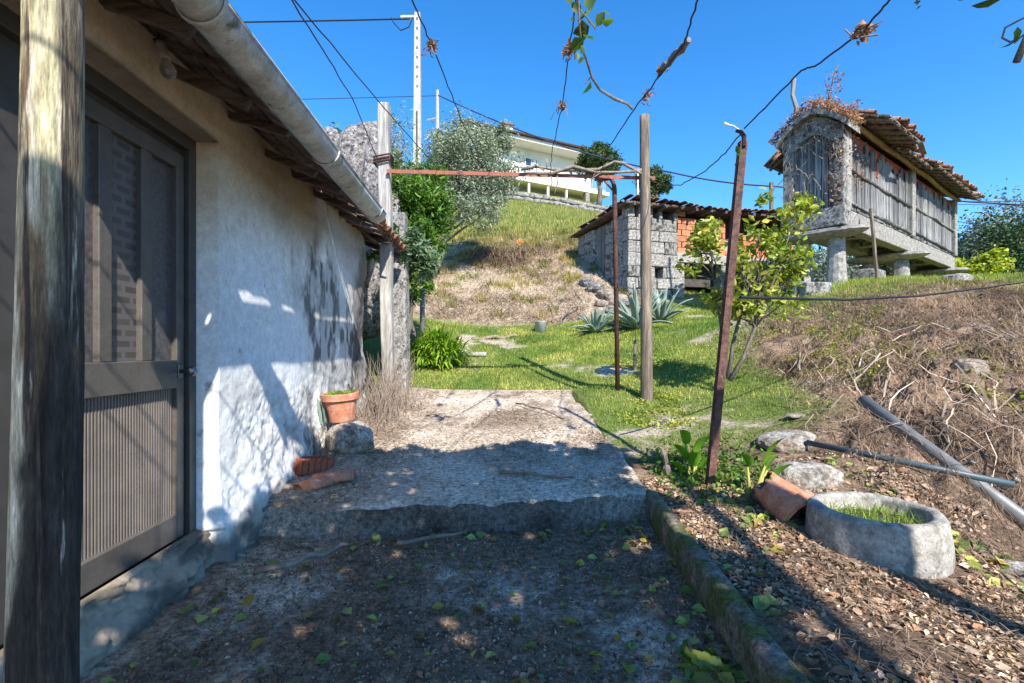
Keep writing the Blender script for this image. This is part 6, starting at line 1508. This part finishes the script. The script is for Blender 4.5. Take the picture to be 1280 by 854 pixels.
def green_fallen(name, n, x0, x1, y0, y1, size, cond, zf_=G):
    x = RNG.uniform(x0, x1, n); y = RNG.uniform(y0, y1, n); k = cond(x, y); x, y = x[k], y[k]
    leaves(name, np.stack([x, y, zf_(x, y) + .014], 1), size * RNG.choice([.5, .8, 1.0, 1.3], len(x)), 'greenleaf', None, .75, lie=np.tile([[0, 0, 1.]], (len(x), 1)) + RNG.normal(size=(len(x), 3)) * .22, kind='stuff', tcol=np.array([[1, 1, 1], [.55, .6, .6], [1.3, 1.1, .7], [.7, .8, .9], [1.4, .8, .6]])[RNG.integers(0, 5, len(x))])
green_fallen('fallen_green_leaves', 1900, 1.0, 3.0, 1.0, 3.6, .055, lambda x, y: (x > kerb_x(y) + .13) & (np.hypot(x - bc[0], y - bc[1]) > .38) & (fbm(x * 2, y * 2, 31) > .0) & (m_bank(x, y) < .4))
# yard litter: bits, twigs, leaves
def yardm(x, y): return (x < kerb_x(y) - .01) & (y < step_y(x) - .02) & (x > wall_x(y) + .12)
n = 17000; x = RNG.uniform(-1.7, 1, n); y = RNG.uniform(1.0, 3.5, n); k = yardm(x, y) & (fbm(x * 1.6, y * 1.6, 12, 5, .65) < RNG.normal(.12, .2, n)); x, y = x[k], y[k]
leaves('yard_debris', np.stack([x, y, G(x, y) + .004], 1), RNG.choice([.008, .012, .02], len(x)), 'litter', None, .6, lie=np.tile([[0, 0, 1.]], (len(x), 1)) + RNG.normal(size=(len(x), 3)) * .4, kind='stuff', tcol=litcol(len(x)) * .85)
n = 3500; x = RNG.uniform(-1.7, 1, n); y = RNG.uniform(1.0, 3.5, n); k = yardm(x, y); x, y = x[k], y[k]
ribbons('yard_twigs', x, y, .07, .0035, 'straw', lift=.008, tint=RNG.uniform(.2, .9, (len(x), 1)) * np.ones((len(x), 3)))
n = 420; x = RNG.uniform(-1.7, 1, n); y = RNG.uniform(1.0, 3.5, n); k = yardm(x, y); x, y = x[k], y[k]
leaves('yard_brown_leaves', np.stack([x, y, G(x, y) + .012], 1), .038, 'dryleaf', None, .7, lie=np.tile([[0, 0, 1.]], (len(x), 1)), kind='stuff')
green_fallen('yard_green_leaves', 620, -1.5, .95, 1.0, 3.4, .052, lambda x, y: yardm(x, y) & ((RNG.random(len(x)) < .45) | (x > .4)))
green_fallen('kerb_corner_leaves', 240, .3, .9, 1.2, 1.9, .075, lambda x, y: yardm(x, y) & (x > .62 - .25 * (1.7 - y)))
# slab debris
zs = lambda x, y: slab_z(x, y) + .012
n = 26000; x = RNG.uniform(-1.8, .95, n); y = RNG.uniform(3.2, 7.2, n); k = (y > step_y(x) + .03) & (x < slab_right(y) - .03) & (x > wall_x(y) + .1) & ((fbm(x * 1.4, y * 1.4, 41, 4) > RNG.normal(.2, .12, n)) | (RNG.random(n) < .12) | (x < -1.15 + .2 * RNG.normal(size=n))); x, y = x[k], y[k]
leaves('path_debris', np.stack([x, y, zs(x, y)], 1), RNG.choice([.01, .018, .03], len(x)), 'litter', None, .6, lie=np.tile([[0, 0, 1.]], (len(x), 1)), kind='stuff')
n = 1500; x = RNG.uniform(-1.6, .9, n); y = RNG.uniform(3.3, 7.2, n); k = (y > step_y(x) + .05) & (x < slab_right(y) - .05) & (x > wall_x(y) + .15) & ((x < -.9) | (RNG.random(n) < .35)); x, y = x[k], y[k]
ribbons('path_twigs', x, y, .12, .006, 'straw', lift=.008, zoff=zs)
# pebbles as stuff
def pebbles(name, x, y, z, r_, m):
    n = len(x); base = np.array([[1, 0, 0], [-1, 0, 0], [0, 1, 0], [0, -1, 0], [0, 0, .7], [0, 0, -.7]], float); f = np.array([[0, 2, 4], [2, 1, 4], [1, 3, 4], [3, 0, 4], [2, 0, 5], [1, 2, 5], [3, 1, 5], [0, 3, 5]])
    s = RNG.uniform(.4, 1.3, (n, 1, 1)) * r_; V = base[None] * (1 + RNG.normal(0, .2, (n, 6, 3))) * s + np.stack([x, y, z], 1)[:, None]
    Fc = (np.arange(n)[:, None, None] * 6 + f[None]).reshape(-1, 3)
    return npmesh(name, V.reshape(-1, 3), Fc, m, None, kind='stuff')
n = 6000; x = RNG.uniform(-1.7, 1, n); y = RNG.uniform(1.0, 3.5, n); k = yardm(x, y); x, y = x[k], y[k]; pebbles('yard_gravel', x, y, G(x, y) + .003, .0065, 'rockwhite')
n = 2500; x = RNG.uniform(1.2, 8, n); y = RNG.uniform(2.5, 9, n); k = (m_bank(x, y) > .3) & (x < 1.1 * y); x, y = x[k], y[k]; pebbles('bank_gravel', x, y, G(x, y) + .005, .022, 'rockwhite')
n = 2500; x = RNG.uniform(-3, 3, n); y = RNG.uniform(12, 19, n); k = m_dirthill(x, y) > .5; x, y = x[k], y[k]; pebbles('hillside_clods', x, y, G(x, y) + .01, .06, 'clod')  if 'clod' in Mt else None
